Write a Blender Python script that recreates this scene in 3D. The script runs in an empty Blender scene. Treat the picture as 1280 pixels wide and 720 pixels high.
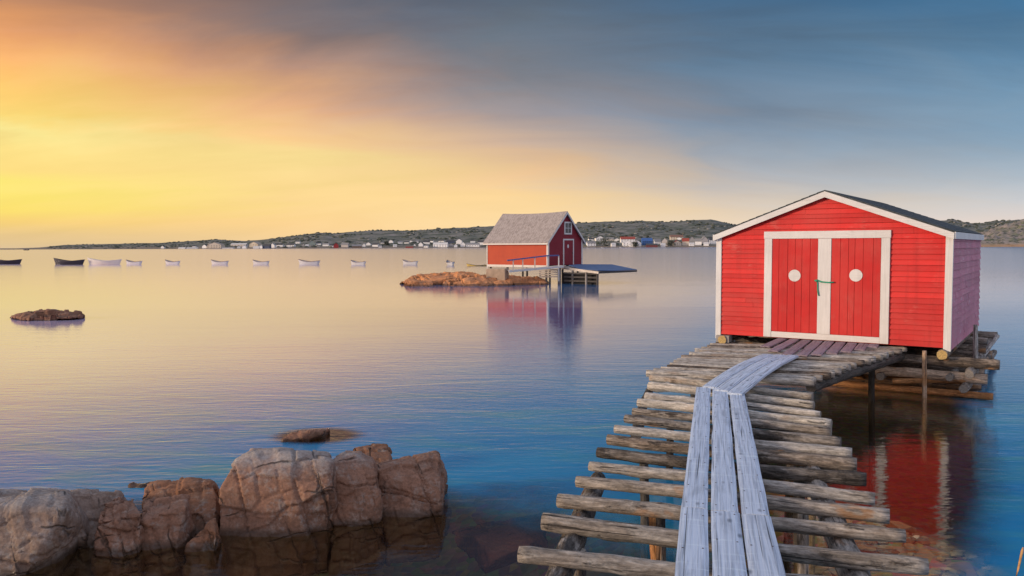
import bpy, bmesh, math, random
from mathutils import Vector, Matrix, noise
R = math.radians
random.seed(7)
scene = bpy.context.scene
COL = scene.collection

# ------------------------------------------------------------------ camera
F = 993.0; CAMZ = 3.0; PITCH = R(3.015); ROLL = 0.0034
fw = Vector((0, math.cos(PITCH), -math.sin(PITCH)))
rt0 = Vector((1, 0, 0)); up0 = Vector((0, math.sin(PITCH), math.cos(PITCH)))
rt = rt0*math.cos(ROLL) - up0*math.sin(ROLL)
upv = up0*math.cos(ROLL) + rt0*math.sin(ROLL)
CAM = Vector((0, 0, CAMZ))
cd = bpy.data.cameras.new('camera'); cam = bpy.data.objects.new('camera', cd); COL.objects.link(cam)
cd.sensor_width = 36; cd.lens = 36*F/1280; cd.clip_start = 0.05; cd.clip_end = 30000
m = Matrix((rt, upv, -fw)).transposed().to_4x4(); m.translation = CAM
cam.matrix_world = m
scene.camera = cam

def ray(u, v): return fw + rt*((u-640)/F) + upv*((360-v)/F)
def P(u, v, z):                      # pixel -> point on the level z
    d = ray(u, v); return CAM + d*((z-CAMZ)/d.z)
def PD(u, v, D):                     # pixel -> point D metres out
    d = ray(u, v); return CAM + d*(D/d.y)
def proj(q):
    d = Vector(q)-CAM; w = d.dot(fw); return 640+F*d.dot(rt)/w, 360-F*d.dot(upv)/w

# ------------------------------------------------------------------ world, sun, exposure
SUN_AZ, SUN_EL = -108.0, 10.0         # degrees, from +Y towards +X
def lin(c):
    return tuple(((x/255)/12.92 if x/255 <= .04045 else ((x/255+.055)/1.055)**2.4) for x in c) + (1,)

class NT:
    def __init__(s, tree): s.t = tree; s.n = tree.nodes; s.l = tree.links
    def new(s, typ, **kw):
        nd = s.n.new(typ)
        for k, v in kw.items(): setattr(nd, k, v)
        return nd
    def set(s, sock, v):
        if hasattr(v, 'links') or isinstance(v, bpy.types.NodeSocket): s.l.new(v, sock)
        else: sock.default_value = v
    def math(s, op, a, b=0.0, c=None, clamp=False):
        nd = s.new('ShaderNodeMath', operation=op, use_clamp=clamp)
        s.set(nd.inputs[0], a); s.set(nd.inputs[1], b)
        if c is not None: s.set(nd.inputs[2], c)
        return nd.outputs[0]
    def vmath(s, op, a, b):
        nd = s.new('ShaderNodeVectorMath', operation=op)
        s.set(nd.inputs[0], a); s.set(nd.inputs[1], b); return nd.outputs[0]
    def remap(s, x, a, b, c=0.0, d=1.0, smooth=False):
        nd = s.new('ShaderNodeMapRange', interpolation_type='SMOOTHSTEP' if smooth else 'LINEAR')
        s.set(nd.inputs[0], x)
        for i, v in enumerate((a, b, c, d)): s.set(nd.inputs[1+i], v)
        return nd.outputs[0]
    def mix(s, f, a, b, mode='MIX'):
        nd = s.new('ShaderNodeMix', data_type='RGBA', blend_type=mode)
        s.set(nd.inputs[0], f); s.set(nd.inputs[6], a); s.set(nd.inputs[7], b); return nd.outputs[2]
    def ramp(s, f, stops, interp='LINEAR'):
        nd = s.new('ShaderNodeValToRGB'); cr = nd.color_ramp; cr.interpolation = interp
        while len(cr.elements) < len(stops): cr.elements.new(0.5)
        for e, (p, c) in zip(cr.elements, stops): e.position = p; e.color = c if len(c) == 4 else tuple(c)+(1,)
        s.set(nd.inputs[0], f); return nd.outputs[0]
    def noise(s, vec, scale, detail=4.0, rough=.55, dist=0.0):
        nd = s.new('ShaderNodeTexNoise'); nd.inputs['Scale'].default_value = scale
        nd.inputs['Detail'].default_value = detail; nd.inputs['Roughness'].default_value = rough
        nd.inputs['Distortion'].default_value = dist
        if vec is not None: s.l.new(vec, nd.inputs['Vector'])
        return nd.outputs[0]
    def mapping(s, vec, loc=(0,0,0), rot=(0,0,0), sc=(1,1,1)):
        nd = s.new('ShaderNodeMapping'); s.l.new(vec, nd.inputs[0])
        nd.inputs[1].default_value = loc; nd.inputs[2].default_value = rot; nd.inputs[3].default_value = sc
        return nd.outputs[0]
    def voronoi(s, vec, scale, feature='F1', out=0):
        nd = s.new('ShaderNodeTexVoronoi', feature=feature); nd.inputs['Scale'].default_value = scale
        s.l.new(vec, nd.inputs['Vector']); return nd.outputs[out]
    def bump(s, h, strength, dist, normal=None):
        nd = s.new('ShaderNodeBump'); nd.inputs['Strength'].default_value = strength
        nd.inputs['Distance'].default_value = dist; s.l.new(h, nd.inputs['Height'])
        if normal is not None: s.l.new(normal, nd.inputs['Normal'])
        return nd.outputs[0]

def build_world():
    w = bpy.data.worlds.new('World'); scene.world = w; w.use_nodes = True
    t = NT(w.node_tree); t.n.clear()
    out = t.new('ShaderNodeOutputWorld')
    tc = t.new('ShaderNodeTexCoord').outputs['Generated']
    sep = t.new('ShaderNodeSeparateXYZ'); t.l.new(tc, sep.inputs[0])
    X, Y, Z = sep.outputs
    az = t.math('MULTIPLY', t.math('ARCTAN2', X, Y), 57.2958)
    el = t.math('MULTIPLY', t.math('ARCSINE', Z), 57.2958)
    # high cloud veil: streaks on a plane far overhead
    zz = t.math('ADD', t.math('MAXIMUM', Z, 0.0), .24)
    cb = t.new('ShaderNodeCombineXYZ')
    t.l.new(t.math('DIVIDE', X, zz), cb.inputs[0]); t.l.new(t.math('DIVIDE', Y, zz), cb.inputs[1])
    c1 = t.noise(t.mapping(cb.outputs[0], rot=(0, 0, R(-24)), sc=(.55, 1.0, 1)), 2.2, 5, .55, .9)
    c2 = t.noise(t.mapping(cb.outputs[0], loc=(4, 7, 0), rot=(0, 0, R(-38)), sc=(.42, 1.4, 1)), 2.3, 6, .58, .8)
    warp = t.math('MULTIPLY', t.math('SUBTRACT', c1, .5), 6.5)
    warp = t.math('MULTIPLY', warp, t.remap(el, 1, 11, .05, 1))
    elw = t.math('MAXIMUM', t.math('ADD', el, warp), 0.0)
    tt = t.math('DIVIDE', elw, 90.0)
    tt = t.math('POWER', t.math('MAXIMUM', tt, 0.0), .5)          # more room near the horizon
    def col(stops, k=1.0): return t.ramp(tt, [((e/90)**.5, lin([min(255, x*k) for x in c])) for e, c in stops], 'EASE' if False else 'LINEAR')
    up = [(40, (150, 166, 198)), (90, (214, 222, 244))]  # overhead stops brighter than the sky in view, added as unseen fill
    a = col([(0, (222,196,158)), (.8, (233,200,142)), (1.6, (250,212,122)), (2.4, (255,228,114)), (4, (255,234,122)), (5, (255,223,132)), (6.2, (255,227,138)), (7.2, (255,236,150)), (8.2, (255,220,122)), (10, (255,205,114)), (11.5, (255,188,114)), (13, (232,162,108)), (15, (186,134,104)), (17.3, (138,108,98)), (23, (110,104,112))] + up)
    b = col([(0, (230,204,162)), (1.5, (255,214,150)), (4, (255,221,148)), (6, (255,226,152)), (7.5, (250,205,142)), (9.5, (232,178,134)), (12, (188,147,126)), (14.5, (134,117,115)), (17.3, (100,99,109)), (23, (92,102,124))] + up)
    c = col([(0, (240,208,164)), (1.5, (243,211,160)), (3.5, (245,206,148)), (5.5, (228,190,146)), (7.5, (200,171,147)), (9.5, (157,144,142)), (12, (121,123,131)), (14.5, (101,111,123)), (17.3, (85,99,116)), (23, (74,98,128))] + up, 1.055)
    d = col([(0, (228,210,190)), (1.5, (226,206,182)), (3, (208,192,174)), (4.5, (180,174,171)), (6.5, (148,154,163)), (9, (119,134,152)), (12, (93,117,140)), (15, (74,103,131)), (17.3, (63,95,126)), (23, (54,94,136))] + up, 1.055)
    e = col([(0, (226,208,196)), (1.2, (222,205,195)), (2.5, (196,196,198)), (4, (165,178,190)), (6, (136,160,180)), (9, (110,142,168)), (12, (84,122,153)), (15, (62,105,140)), (17.3, (50,94,132)), (23, (44,92,142))] + up, 1.055)
    back = col([(0, (236,214,212)), (10, (226,214,222)), (23, (200,202,220)), (40, (176,188,214)), (90, (214,222,244))])  # unseen sky behind the camera, brightened to fill the front faces
    warm = col([(0, (240,196,140)), (6, (255,206,130)), (14, (240,190,140)), (25, (180,160,150)), (40, (160,165,185)), (90, (214,222,244))])
    azw = t.math('ADD', az, t.math('MULTIPLY', t.math('SUBTRACT', c2, .5), 14.0))
    def step(x0, x1): return t.remap(azw, x0, x1, 0, 1, False)
    s = t.mix(step(-150, -100), back, warm)
    s = t.mix(step(-70, -33), s, a)
    s = t.mix(step(-32, -15), s, b)
    s = t.mix(step(-15, 0), s, c)
    s = t.mix(step(0, 15), s, d)
    s = t.mix(step(15, 33), s, e)
    s = t.mix(step(60, 130), s, back)
    # thin brightness mottling of the veil
    k = t.math('ADD', 1.0, t.math('MULTIPLY', t.math('SUBTRACT', c2, .5), t.remap(el, 2, 12, .06, .65)))
    k2 = t.math('ADD', 1.0, t.math('MULTIPLY', t.math('SUBTRACT', c1, .5), t.remap(el, 2, 12, .05, .4)))
    kk = t.math('MULTIPLY', k, k2)
    s = t.mix(1.0, s, kk, 'MULTIPLY')
    sky = t.new('ShaderNodeTexSky', sky_type='NISHITA'); sky.sun_disc = False
    sky.sun_elevation = R(SUN_EL); sky.sun_rotation = R(SUN_AZ)
    bg1 = t.new('ShaderNodeBackground'); t.l.new(sky.outputs[0], bg1.inputs[0]); bg1.inputs[1].default_value = 0.05
    bg2 = t.new('ShaderNodeBackground'); t.l.new(s, bg2.inputs[0]); bg2.inputs[1].default_value = 1.0
    mx = t.new('ShaderNodeMixShader'); mx.inputs[0].default_value = .98
    t.l.new(bg1.outputs[0], mx.inputs[1]); t.l.new(bg2.outputs[0], mx.inputs[2])
    t.l.new(mx.outputs[0], out.inputs[0])
build_world()

sd = bpy.data.lights.new('sun', 'SUN'); sun = bpy.data.objects.new('sun', sd); COL.objects.link(sun)
sd.energy = 2.8; sd.angle = R(8); sd.color = (1.0, .79, .58)
sdir = Vector((math.sin(R(SUN_AZ))*math.cos(R(SUN_EL)), math.cos(R(SUN_AZ))*math.cos(R(SUN_EL)), math.sin(R(SUN_EL))))
sun.rotation_euler = (-sdir).to_track_quat('-Z', 'Y').to_euler()
sun.location = (-20, 0, 20)
vs = scene.view_settings
scene.display_settings.display_device = 'sRGB'
vs.view_transform = 'Standard'; vs.look = 'None'; vs.exposure = 0.0; vs.gamma = 1.0; vs.use_curve_mapping = False
scene.cycles.use_denoising = True
scene.cycles.max_bounces = 8; scene.cycles.transparent_max_bounces = 12
scene.cycles.sample_clamp_indirect = 4.0

# ------------------------------------------------------------------ helpers
def tag(o, label=None, cat=None, group=None, kind=None):
    for k, v in (('label', label), ('category', cat), ('group', group), ('kind', kind)):
        if v: o[k] = v
    return o
def empty(name, loc=(0, 0, 0), rz=0.0):
    o = bpy.data.objects.new(name, None); COL.objects.link(o)
    o.location = loc; o.rotation_euler = (0, 0, rz); o.empty_display_size = .2
    return o

class MB:
    """collects shapes; build() links them as one mesh object"""
    def __init__(s): s.v = []; s.f = []; s.m = []; s.sm = []; s.tint = []; s._t = .5
    def add(s, vs, fs, mi=0, smooth=False, M=None):
        o = len(s.v)
        s.v += [tuple(M @ Vector(q)) if M is not None else tuple(q) for q in vs]
        for f in fs:
            s.f.append([i+o for i in f]); s.m.append(mi); s.sm.append(smooth); s.tint.append(s._t)
    def box(s, a, b, mi=0, M=None):
        x0, y0, z0 = a; x1, y1, z1 = b
        vs = [(x0,y0,z0),(x1,y0,z0),(x1,y1,z0),(x0,y1,z0),(x0,y0,z1),(x1,y0,z1),(x1,y1,z1),(x0,y1,z1)]
        s.add(vs, [(0,3,2,1),(4,5,6,7),(0,1,5,4),(1,2,6,5),(2,3,7,6),(3,0,4,7)], mi, False, M)
    def bar(s, p, q, w, h, mi=0, upd=(0, 0, 1)):
        p, q = Vector(p), Vector(q); d = (q-p).normalized(); u = Vector(upd)
        r = d.cross(u).normalized(); u = r.cross(d).normalized()
        vs = []
        for c in (p, q):
            for a, b in ((-1,-1),(1,-1),(1,1),(-1,1)): vs.append(c + r*a*w/2 + u*b*h/2)
        s.add(vs, [(3,2,1,0),(4,5,6,7),(0,1,5,4),(1,2,6,5),(2,3,7,6),(3,0,4,7)], mi)
    def prism(s, poly, n, mi=0, M=None):        # poly: points, n: extrusion vector
        n = Vector(n); k = len(poly)
        vs = [Vector(q) for q in poly] + [Vector(q)+n for q in poly]
        fs = [list(range(k))[::-1], list(range(k, 2*k))] + [(i, (i+1) % k, k+(i+1) % k, k+i) for i in range(k)]
        s.add(vs, fs, mi, False, M)
    def tube(s, pts, rads, n=10, mi=0, cap=1, smooth=True):
        pts = [Vector(q) for q in pts]
        if not hasattr(rads, '__len__'): rads = [rads]*len(pts)
        vs = []; fs = []
        for i, q in enumerate(pts):
            d = (pts[min(i+1, len(pts)-1)]-pts[max(i-1, 0)]).normalized()
            a = d.cross(Vector((0, 0, 1)) if abs(d.z) < .9 else Vector((1, 0, 0))).normalized(); b = a.cross(d)
            for k in range(n):
                t = 2*math.pi*k/n; vs.append(q + (a*math.cos(t)+b*math.sin(t))*rads[i])
        for i in range(len(pts)-1):
            for k in range(n): fs.append((i*n+k, i*n+(k+1) % n, (i+1)*n+(k+1) % n, (i+1)*n+k))
        s.add(vs, fs, mi, smooth)
        o = len(s.v)-len(vs)
        for ring in (list(range(n))[::-1], list(range((len(pts)-1)*n, len(pts)*n))):
            s.f.append([o+i for i in ring]); s.m.append(cap if cap is not None else mi); s.sm.append(False); s.tint.append(s._t)
    def build(s, name, mats, parent=None, bevel=0.0, M=None):
        me = bpy.data.meshes.new(name); me.from_pydata(s.v, [], s.f)
        if not isinstance(mats, (list, tuple)): mats = [mats]
        for q in mats: me.materials.append(q)
        for p, a, b in zip(me.polygons, s.m, s.sm): p.material_index = min(a, len(mats)-1); p.use_smooth = b
        at = me.attributes.new('tint', 'FLOAT', 'FACE'); at.data.foreach_set('value', s.tint)
        me.update()
        bm = bmesh.new(); bm.from_mesh(me); bmesh.ops.recalc_face_normals(bm, faces=bm.faces); bm.to_mesh(me); bm.free()
        o = bpy.data.objects.new(name, me); COL.objects.link(o)
        if parent: o.parent = parent
        if M is not None: o.matrix_local = M
        if bevel:
            bv = o.modifiers.new('edge', 'BEVEL'); bv.width = bevel; bv.segments = 2; bv.limit_method = 'ANGLE'; bv.angle_limit = R(50)
        return o

# ------------------------------------------------------------------ materials
def mat(name):
    mt = bpy.data.materials.new(name); mt.use_nodes = True
    t = NT(mt.node_tree); t.n.clear()
    out = t.new('ShaderNodeOutputMaterial'); b = t.new('ShaderNodeBsdfPrincipled')
    t.l.new(b.outputs[0], out.inputs[0]); t.out = out; t.b = b
    t.oc = t.new('ShaderNodeTexCoord').outputs['Object']
    b.inputs['Roughness'].default_value = .7
    return mt, t
def plain(name, c, rough=.7, var=.12, scale=6.0, bump=.1):
    mt, t = mat(name)
    n = t.noise(t.oc, scale, 5, .6)
    k = t.remap(n, .3, .7, 1-var, 1+var)
    t.l.new(t.mix(1.0, tuple(c)+(1,), k, 'MULTIPLY'), t.b.inputs['Base Color'])
    t.b.inputs['Roughness'].default_value = rough
    if bump: t.l.new(t.bump(n, bump, .02), t.b.inputs['Normal'])
    return mt
def attr(t, name='tint'):
    a = t.new('ShaderNodeAttribute'); a.attribute_name = name; return a.outputs['Fac']
def paint(name, c, c2, wear=(.5, .45, .42), wearamt=.5, rough=.55, grain=(1.2, 30, 30), tintamp=.22):
    """weathered paint over boards: board-to-board tint, brushed grain, worn flecks"""
    mt, t = mat(name)
    g = t.noise(t.mapping(t.oc, sc=grain), 2.0, 5, .6)
    n = t.noise(t.oc, 1.3, 4, .6)
    base = t.mix(t.remap(n, .3, .7), tuple(c)+(1,), tuple(c2)+(1,))
    tv = t.remap(attr(t), 0, 1, 1-tintamp, 1+tintamp)
    base = t.mix(1.0, base, tv, 'MULTIPLY')
    base = t.mix(1.0, base, t.remap(g, .25, .75, .86, 1.12), 'MULTIPLY')
    fade = t.noise(t.mapping(t.oc, loc=(2, 5, 1)), .9, 5, .6, .6)
    base = t.mix(t.remap(fade, .46, .70, 0, .34), base, tuple(x*.55+y*.45 for x, y in zip(c, wear))+(1,))
    run = t.noise(t.mapping(t.oc, sc=(11, 11, .55)), 1.0, 5, .6)
    base = t.mix(1.0, base, t.remap(run, .52, .72, 1, 1-.15*min(1, tintamp*9)), 'MULTIPLY')
    wn = t.math('MULTIPLY', t.noise(t.mapping(t.oc, sc=(grain[0]*2, grain[1]*.6, grain[2]*.6)), 2.2, 6, .65), t.noise(t.oc, 2.5, 3, .5))
    wm = t.remap(wn, .33, .42, 0, wearamt)
    base = t.mix(wm, base, tuple(wear)+(1,))
    t.l.new(base, t.b.inputs['Base Color'])
    t.l.new(t.remap(g, .3, .7, rough-.1, rough+.15), t.b.inputs['Roughness'])
    t.b.inputs['Specular IOR Level'].default_value = .3
    t.l.new(t.bump(g, .25, .006), t.b.inputs['Normal'])
    return mt
def wood(name, c1, c2, c3, along=(1.5, 26, 26), scale=1.0, rough=.8, bump=.5, knots=True, rnd=.35, dark=.35):
    """weathered wood with grain along local X; c1/c2 differ from piece to piece, c3 is the dark grain"""
    mt, t = mat(name)
    oi = t.new('ShaderNodeObjectInfo'); rr = oi.outputs['Random']
    off = t.new('ShaderNodeCombineXYZ'); t.l.new(t.math('MULTIPLY', rr, 37.0), off.inputs[0]); t.l.new(t.math('MULTIPLY', rr, 13.0), off.inputs[1])
    v = t.vmath('ADD', t.oc, off.outputs[0])
    g = t.noise(t.mapping(v, sc=along), scale, 8, .62, .6)
    big = t.noise(v, 2.2, 4, .6)
    base = t.mix(t.math('ADD', t.math('MULTIPLY', rr, .6), t.math('MULTIPLY', big, .45)), tuple(c1)+(1,), tuple(c2)+(1,))
    base = t.mix(1.0, base, t.remap(rr, 0, 1, 1-rnd, 1+rnd), 'MULTIPLY')
    base = t.mix(t.remap(g, .45, .66, 0, dark), base, tuple(c3)+(1,))
    cross = t.noise(t.mapping(v, sc=(16, 1.5, 1.5)), 1.0, 4, .6)
    base = t.mix(t.remap(cross, .56, .70, 0, .30), base, tuple(min(1, x*1.45) for x in c1)+(1,))
    blot = t.noise(t.mapping(v, loc=(5, 3, 1), sc=(1.2, 4, 4)), 1.4, 5, .65)
    base = t.mix(t.remap(blot, .54, .70, 0, .45), base, tuple(x*.55 for x in c2)+(1,))
    split = t.remap(t.noise(t.mapping(v, sc=(.7, 70, 70)), .7, 2, .5, .15), .64, .69, 0, .85)
    base = t.mix(split, base, tuple(x*.3 for x in c3)+(1,))
    h = t.math('SUBTRACT', g, t.math('MULTIPLY', split, .5))
    if knots:
        k = t.voronoi(t.mapping(v, sc=(2.0, 5, 5)), 1.3, 'F1', 0)
        km = t.remap(k, .06, .16, .75, 0)
        base = t.mix(km, base, tuple(x*.7 for x in c3)+(1,))
    t.l.new(base, t.b.inputs['Base Color']); t.b.inputs['Roughness'].default_value = rough
    t.b.inputs['Specular IOR Level'].default_value = .25
    t.l.new(t.bump(h, bump, .02), t.b.inputs['Normal'])
    return mt
def logmat(name, pale, brown, dark, barkamt, orange=.0):
    """round log: grey weathered wood with patches of bark, checks running along it"""
    mt, t = mat(name)
    oi = t.new('ShaderNodeObjectInfo'); rr = oi.outputs['Random']
    off = t.new('ShaderNodeCombineXYZ'); t.l.new(t.math('MULTIPLY', rr, 53.0), off.inputs[0]); t.l.new(t.math('MULTIPLY', rr, 17.0), off.inputs[2])
    v = t.vmath('ADD', t.oc, off.outputs[0])
    g = t.noise(t.mapping(v, sc=(2.5, 30, 30)), 1.2, 8, .65, .4)
    mid = t.noise(t.mapping(v, sc=(3, 9, 9)), 1.0, 6, .7, .8)
    fine = t.noise(t.mapping(v, sc=(10, 26, 26)), 1.6, 5, .7)
    base = t.mix(t.remap(t.math('ADD', mid, t.math('MULTIPLY', t.math('SUBTRACT', rr, .5), .35)), .38, .64), tuple(pale)+(1,), tuple(brown)+(1,))
    base = t.mix(1.0, base, t.remap(g, .32, .68, .45, 1.45), 'MULTIPLY')
    base = t.mix(1.0, base, t.remap(fine, .32, .68, .65, 1.35), 'MULTIPLY')
    bk = t.remap(t.math('ADD', t.noise(t.mapping(v, sc=(1.6, 6, 6)), 1.3, 6, .7), t.math('MULTIPLY', t.math('SUBTRACT', rr, .5), .2)), .62-barkamt*.3, .70-barkamt*.3)
    barkc = t.mix(t.remap(fine, .35, .65), tuple(dark)+(1,), tuple(x*2.6 for x in dark)+(1,))
    base = t.mix(bk, base, barkc)
    if orange:
        on = t.remap(t.noise(t.mapping(v, loc=(3, 1, 2), sc=(2.2, 5, 5)), 1.1, 3, .5), .60, .66, 0, orange)
        base = t.mix(on, base, (.42, .20, .075, 1))
    check = t.remap(t.noise(t.mapping(v, sc=(1.0, 60, 60)), .8, 3, .5, .2), .62, .68, 0, .8)
    base = t.mix(check, base, (.02, .016, .013, 1))
    t.l.new(base, t.b.inputs['Base Color']); t.b.inputs['Roughness'].default_value = .85
    t.b.inputs['Specular IOR Level'].default_value = .2
    hh = t.math('ADD', t.math('MULTIPLY', g, .5), t.math('ADD', t.math('MULTIPLY', bk, .35), t.math('MULTIPLY', fine, .5)))
    hh = t.math('SUBTRACT', hh, t.math('MULTIPLY', check, .5))
    t.l.new(t.bump(hh, 1.0, .03), t.b.inputs['Normal'])
    return mt
def endgrain(name, c):
    mt, t = mat(name)
    n = t.noise(t.oc, 40, 4, .6)
    t.l.new(t.mix(t.remap(n, .3, .7), tuple(x*.5 for x in c)+(1,), tuple(c)+(1,)), t.b.inputs['Base Color'])
    t.b.inputs['Roughness'].default_value = .9
    return mt
def rockmat(name, c1, c2, c3, sc=1.0, wet=.10, crack=True, lichen=.35, grey_z=None):
    mt, t = mat(name)
    geo = t.new('ShaderNodeNewGeometry')
    pos = geo.outputs['Position']
    sep = t.new('ShaderNodeSeparateXYZ'); t.l.new(pos, sep.inputs[0])
    a = t.noise(t.oc, 1.6*sc, 6, .65, .5); b = t.noise(t.oc, 7*sc, 6, .7, .3); f = t.noise(t.oc, 34*sc, 5, .7)
    base = t.mix(t.remap(a, .36, .62), tuple(c1)+(1,), tuple(c2)+(1,))
    base = t.mix(t.remap(b, .52, .68, 0, .75), base, tuple(c3)+(1,))
    base = t.mix(1.0, base, t.remap(f, .3, .7, .70, 1.35), 'MULTIPLY')
    if lichen:
        l = t.remap(t.math('MULTIPLY', t.noise(t.oc, 3.1*sc, 6, .7), t.noise(t.oc, 15*sc, 4, .7)), .29, .36, 0, lichen)
        base = t.mix(l, base, (.36, .34, .32, 1))
    if grey_z:      # paler grey above this height, with an uneven edge
        zz = t.math('ADD', sep.outputs[2], t.math('MULTIPLY', t.math('SUBTRACT', b, .5), .45))
        base = t.mix(t.remap(zz, grey_z-.10, grey_z+.10, 0, .72), base, t.mix(t.remap(f, .35, .65), (.26, .235, .22, 1), (.44, .41, .385, 1)))
    h = t.math('ADD', t.math('MULTIPLY', b, .6), t.math('MULTIPLY', f, .25))
    if crack:
        jn = t.noise(t.oc, 1.7*sc, 4, .6); jm = t.noise(t.mapping(t.oc, loc=(7, 2, 4)), 2.1*sc, 3, .5); jk = t.noise(t.mapping(t.oc, loc=(1, 9, 3)), 1.9*sc, 3, .5)
        cm = None
        for k_, (nv, spc, msk) in enumerate((((.93, .28, .22), 2.3, jm), ((-.25, .5, .85), 2.7, jk), ((.55, -.45, .70), 1.5, jm))):
            dn = t.new('ShaderNodeVectorMath', operation='DOT_PRODUCT'); t.l.new(t.oc, dn.inputs[0]); dn.inputs[1].default_value = nv
            fr_ = t.math('FRACT', t.math('ADD', t.math('MULTIPLY', dn.outputs['Value'], spc*sc), t.math('MULTIPLY', jn, .55)))
            ln = t.remap(t.math('ABSOLUTE', t.math('SUBTRACT', fr_, .5)), .0, .028, 1, 0)
            ln = t.math('MULTIPLY', ln, t.remap(msk, .50, .56))
            cm = ln if cm is None else t.math('MAXIMUM', cm, ln)
        base = t.mix(t.math('MULTIPLY', cm, .75), base, (.02, .017, .015, 1))
        h = t.math('SUBTRACT', h, t.math('MULTIPLY', cm, .8))
    if wet:
        # band soaked by the water, its edge uneven
        z = t.math('ADD', sep.outputs[2], t.math('MULTIPLY', t.math('SUBTRACT', a, .5), .12))
        wm = t.remap(z, wet*.4, wet, 1, 0)
        base = t.mix(t.math('MULTIPLY', wm, .72), base, (.035, .022, .014, 1))
        t.l.new(t.remap(wm, 0, 1, .82, .35), t.b.inputs['Roughness'])
    else: t.b.inputs['Roughness'].default_value = .85
    t.l.new(base, t.b.inputs['Base Color']); t.b.inputs['Specular IOR Level'].default_value = .3
    t.l.new(t.bump(h, .75, .035/sc), t.b.inputs['Normal'])
    return mt
def shingles(name, c1, c2, w, h, rough=.9, loc=(0, 0, 0), contrast=.25):
    mt, t = mat(name)
    br = t.new('ShaderNodeTexBrick'); t.l.new(t.mapping(t.oc, loc=loc), br.inputs['Vector'])
    br.inputs['Color1'].default_value = (.1, .1, .1, 1); br.inputs['Color2'].default_value = (1, 1, 1, 1); br.inputs['Mortar'].default_value = (0, 0, 0, 1)
    br.inputs['Scale'].default_value = 1; br.inputs['Brick Width'].default_value = w; br.inputs['Row Height'].default_value = h
    br.inputs['Mortar Size'].default_value = .008; br.inputs['Bias'].default_value = 0.0
    n = t.noise(t.oc, 2.0, 6, .7); f = t.noise(t.oc, 26, 4, .7)
    k = t.math('ADD', t.math('MULTIPLY', br.outputs[0], contrast), t.math('ADD', t.math('MULTIPLY', n, .6), t.math('MULTIPLY', f, .35)))
    base = t.mix(t.remap(k, .3, .85), tuple(c1)+(1,), tuple(c2)+(1,))
    t.l.new(base, t.b.inputs['Base Color']); t.b.inputs['Roughness'].default_value = rough
    t.b.inputs['Specular IOR Level'].default_value = .2
    t.l.new(t.bump(t.math('ADD', br.outputs[0], f), .5, .02), t.b.inputs['Normal'])
    return mt

RED = paint('red_paint', (.66, .030, .026), (.58, .020, .018), (.60, .15, .12), .45, tintamp=.15)
DOORRED = paint('door_red_paint', (.62, .020, .018), (.50, .012, .012), (.62, .18, .14), .35, grain=(30, 30, 1.2), tintamp=.05)
MAUVE = paint('mauve_paint', (.56, .19, .26), (.42, .115, .18), (.56, .42, .48), .7, grain=(5, 1.2, 24), tintamp=.13)  # mauve for the right side wall; the shed's other walls use RED
FARRED = paint('far_red_paint', (.47, .050, .012), (.41, .040, .010), (.5, .07, .02), .15, tintamp=.012)
SHADEDRED = paint('shaded_red_paint', (.26, .018, .03), (.22, .014, .024), (.3, .06, .07), .2, tintamp=.02)  # same red as FARRED, with the gable's shade put into the colour
WHITE = paint('white_trim_paint', (.74, .71, .68), (.66, .63, .60), (.40, .35, .31), .35, tintamp=.06)
WHITEV = paint('white_trim_paint_upright', (.74, .71, .68), (.66, .63, .60), (.40, .35, .31), .35, grain=(30, 30, 1.2), tintamp=.06)
ASPHALT = shingles('dark_roof_shingles', (.045, .052, .056), (.13, .145, .15), .3, .14)
OLDSHINGLE = shingles('weathered_wood_shingles', (.20, .17, .155), (.43, .37, .345), .16, .13, contrast=.5)
PLANK = wood('blue_grey_plank', (.60, .68, .81), (.50, .58, .71), (.13, .16, .22), along=(1.1, 46, 46), rnd=.07, dark=.6, bump=.3)
RAMPW = wood('mauve_grey_board', (.34, .27, .31), (.27, .21, .25), (.10, .07, .09), along=(1.5, 24, 24), rnd=.15)
LOGG = logmat('grey_log', (.44, .405, .37), (.26, .22, .185), (.045, .036, .03), .05, .0)
LOGB = logmat('brown_log', (.36, .31, .265), (.20, .155, .12), (.045, .036, .03), .22, .6)
LOGK = logmat('bark_log', (.27, .24, .215), (.14, .115, .095), (.040, .034, .03), .50, .35)
LOGP = logmat('pale_log', (.52, .47, .41), (.36, .30, .24), (.06, .045, .035), .0, .15)
LOGO = logmat('orange_log', (.52, .26, .11), (.40, .17, .065), (.05, .03, .02), .12, .7)
LOGD = logmat('dark_log', (.09, .08, .07), (.05, .04, .034), (.02, .017, .014), .4, .0)  # dark tone for stringers and posts under the deck
LOGW = logmat('warm_log', (.50, .37, .27), (.33, .20, .12), (.06, .045, .035), .08, .7)
ENDG = endgrain('log_end', (.30, .26, .22))
ENDK = endgrain('dark_log_end', (.12, .10, .085))
ENDO = endgrain('yellow_painted_end', (.62, .42, .16))
ROCK = rockmat('brown_rock', (.30, .155, .10), (.18, .098, .066), (.31, .225, .18), 1.0, grey_z=.66)
ROCKG = rockmat('grey_rock', (.28, .20, .16), (.19, .125, .092), (.35, .29, .26), 1.0, grey_z=.58)
ROCKR = rockmat('rust_rock', (.28, .125, .065), (.16, .085, .055), (.24, .18, .14), 1.0)
ROCKF = rockmat('ochre_rock', (.70, .31, .13), (.54, .215, .085), (.22, .13, .085), .4, wet=.20, lichen=.15)
ROCKW = rockmat('wet_rock', (.30, .15, .095), (.19, .095, .06), (.32, .2, .13), .8, wet=.06, lichen=0)
ROCKU = rockmat('red_slab', (.22, .08, .065), (.16, .065, .055), (.25, .12, .1), 1.0, wet=0, lichen=0)
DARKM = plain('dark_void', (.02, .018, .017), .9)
BLUE = plain('blue_sheet', (.065, .115, .24), .6, .25, 3)
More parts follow.
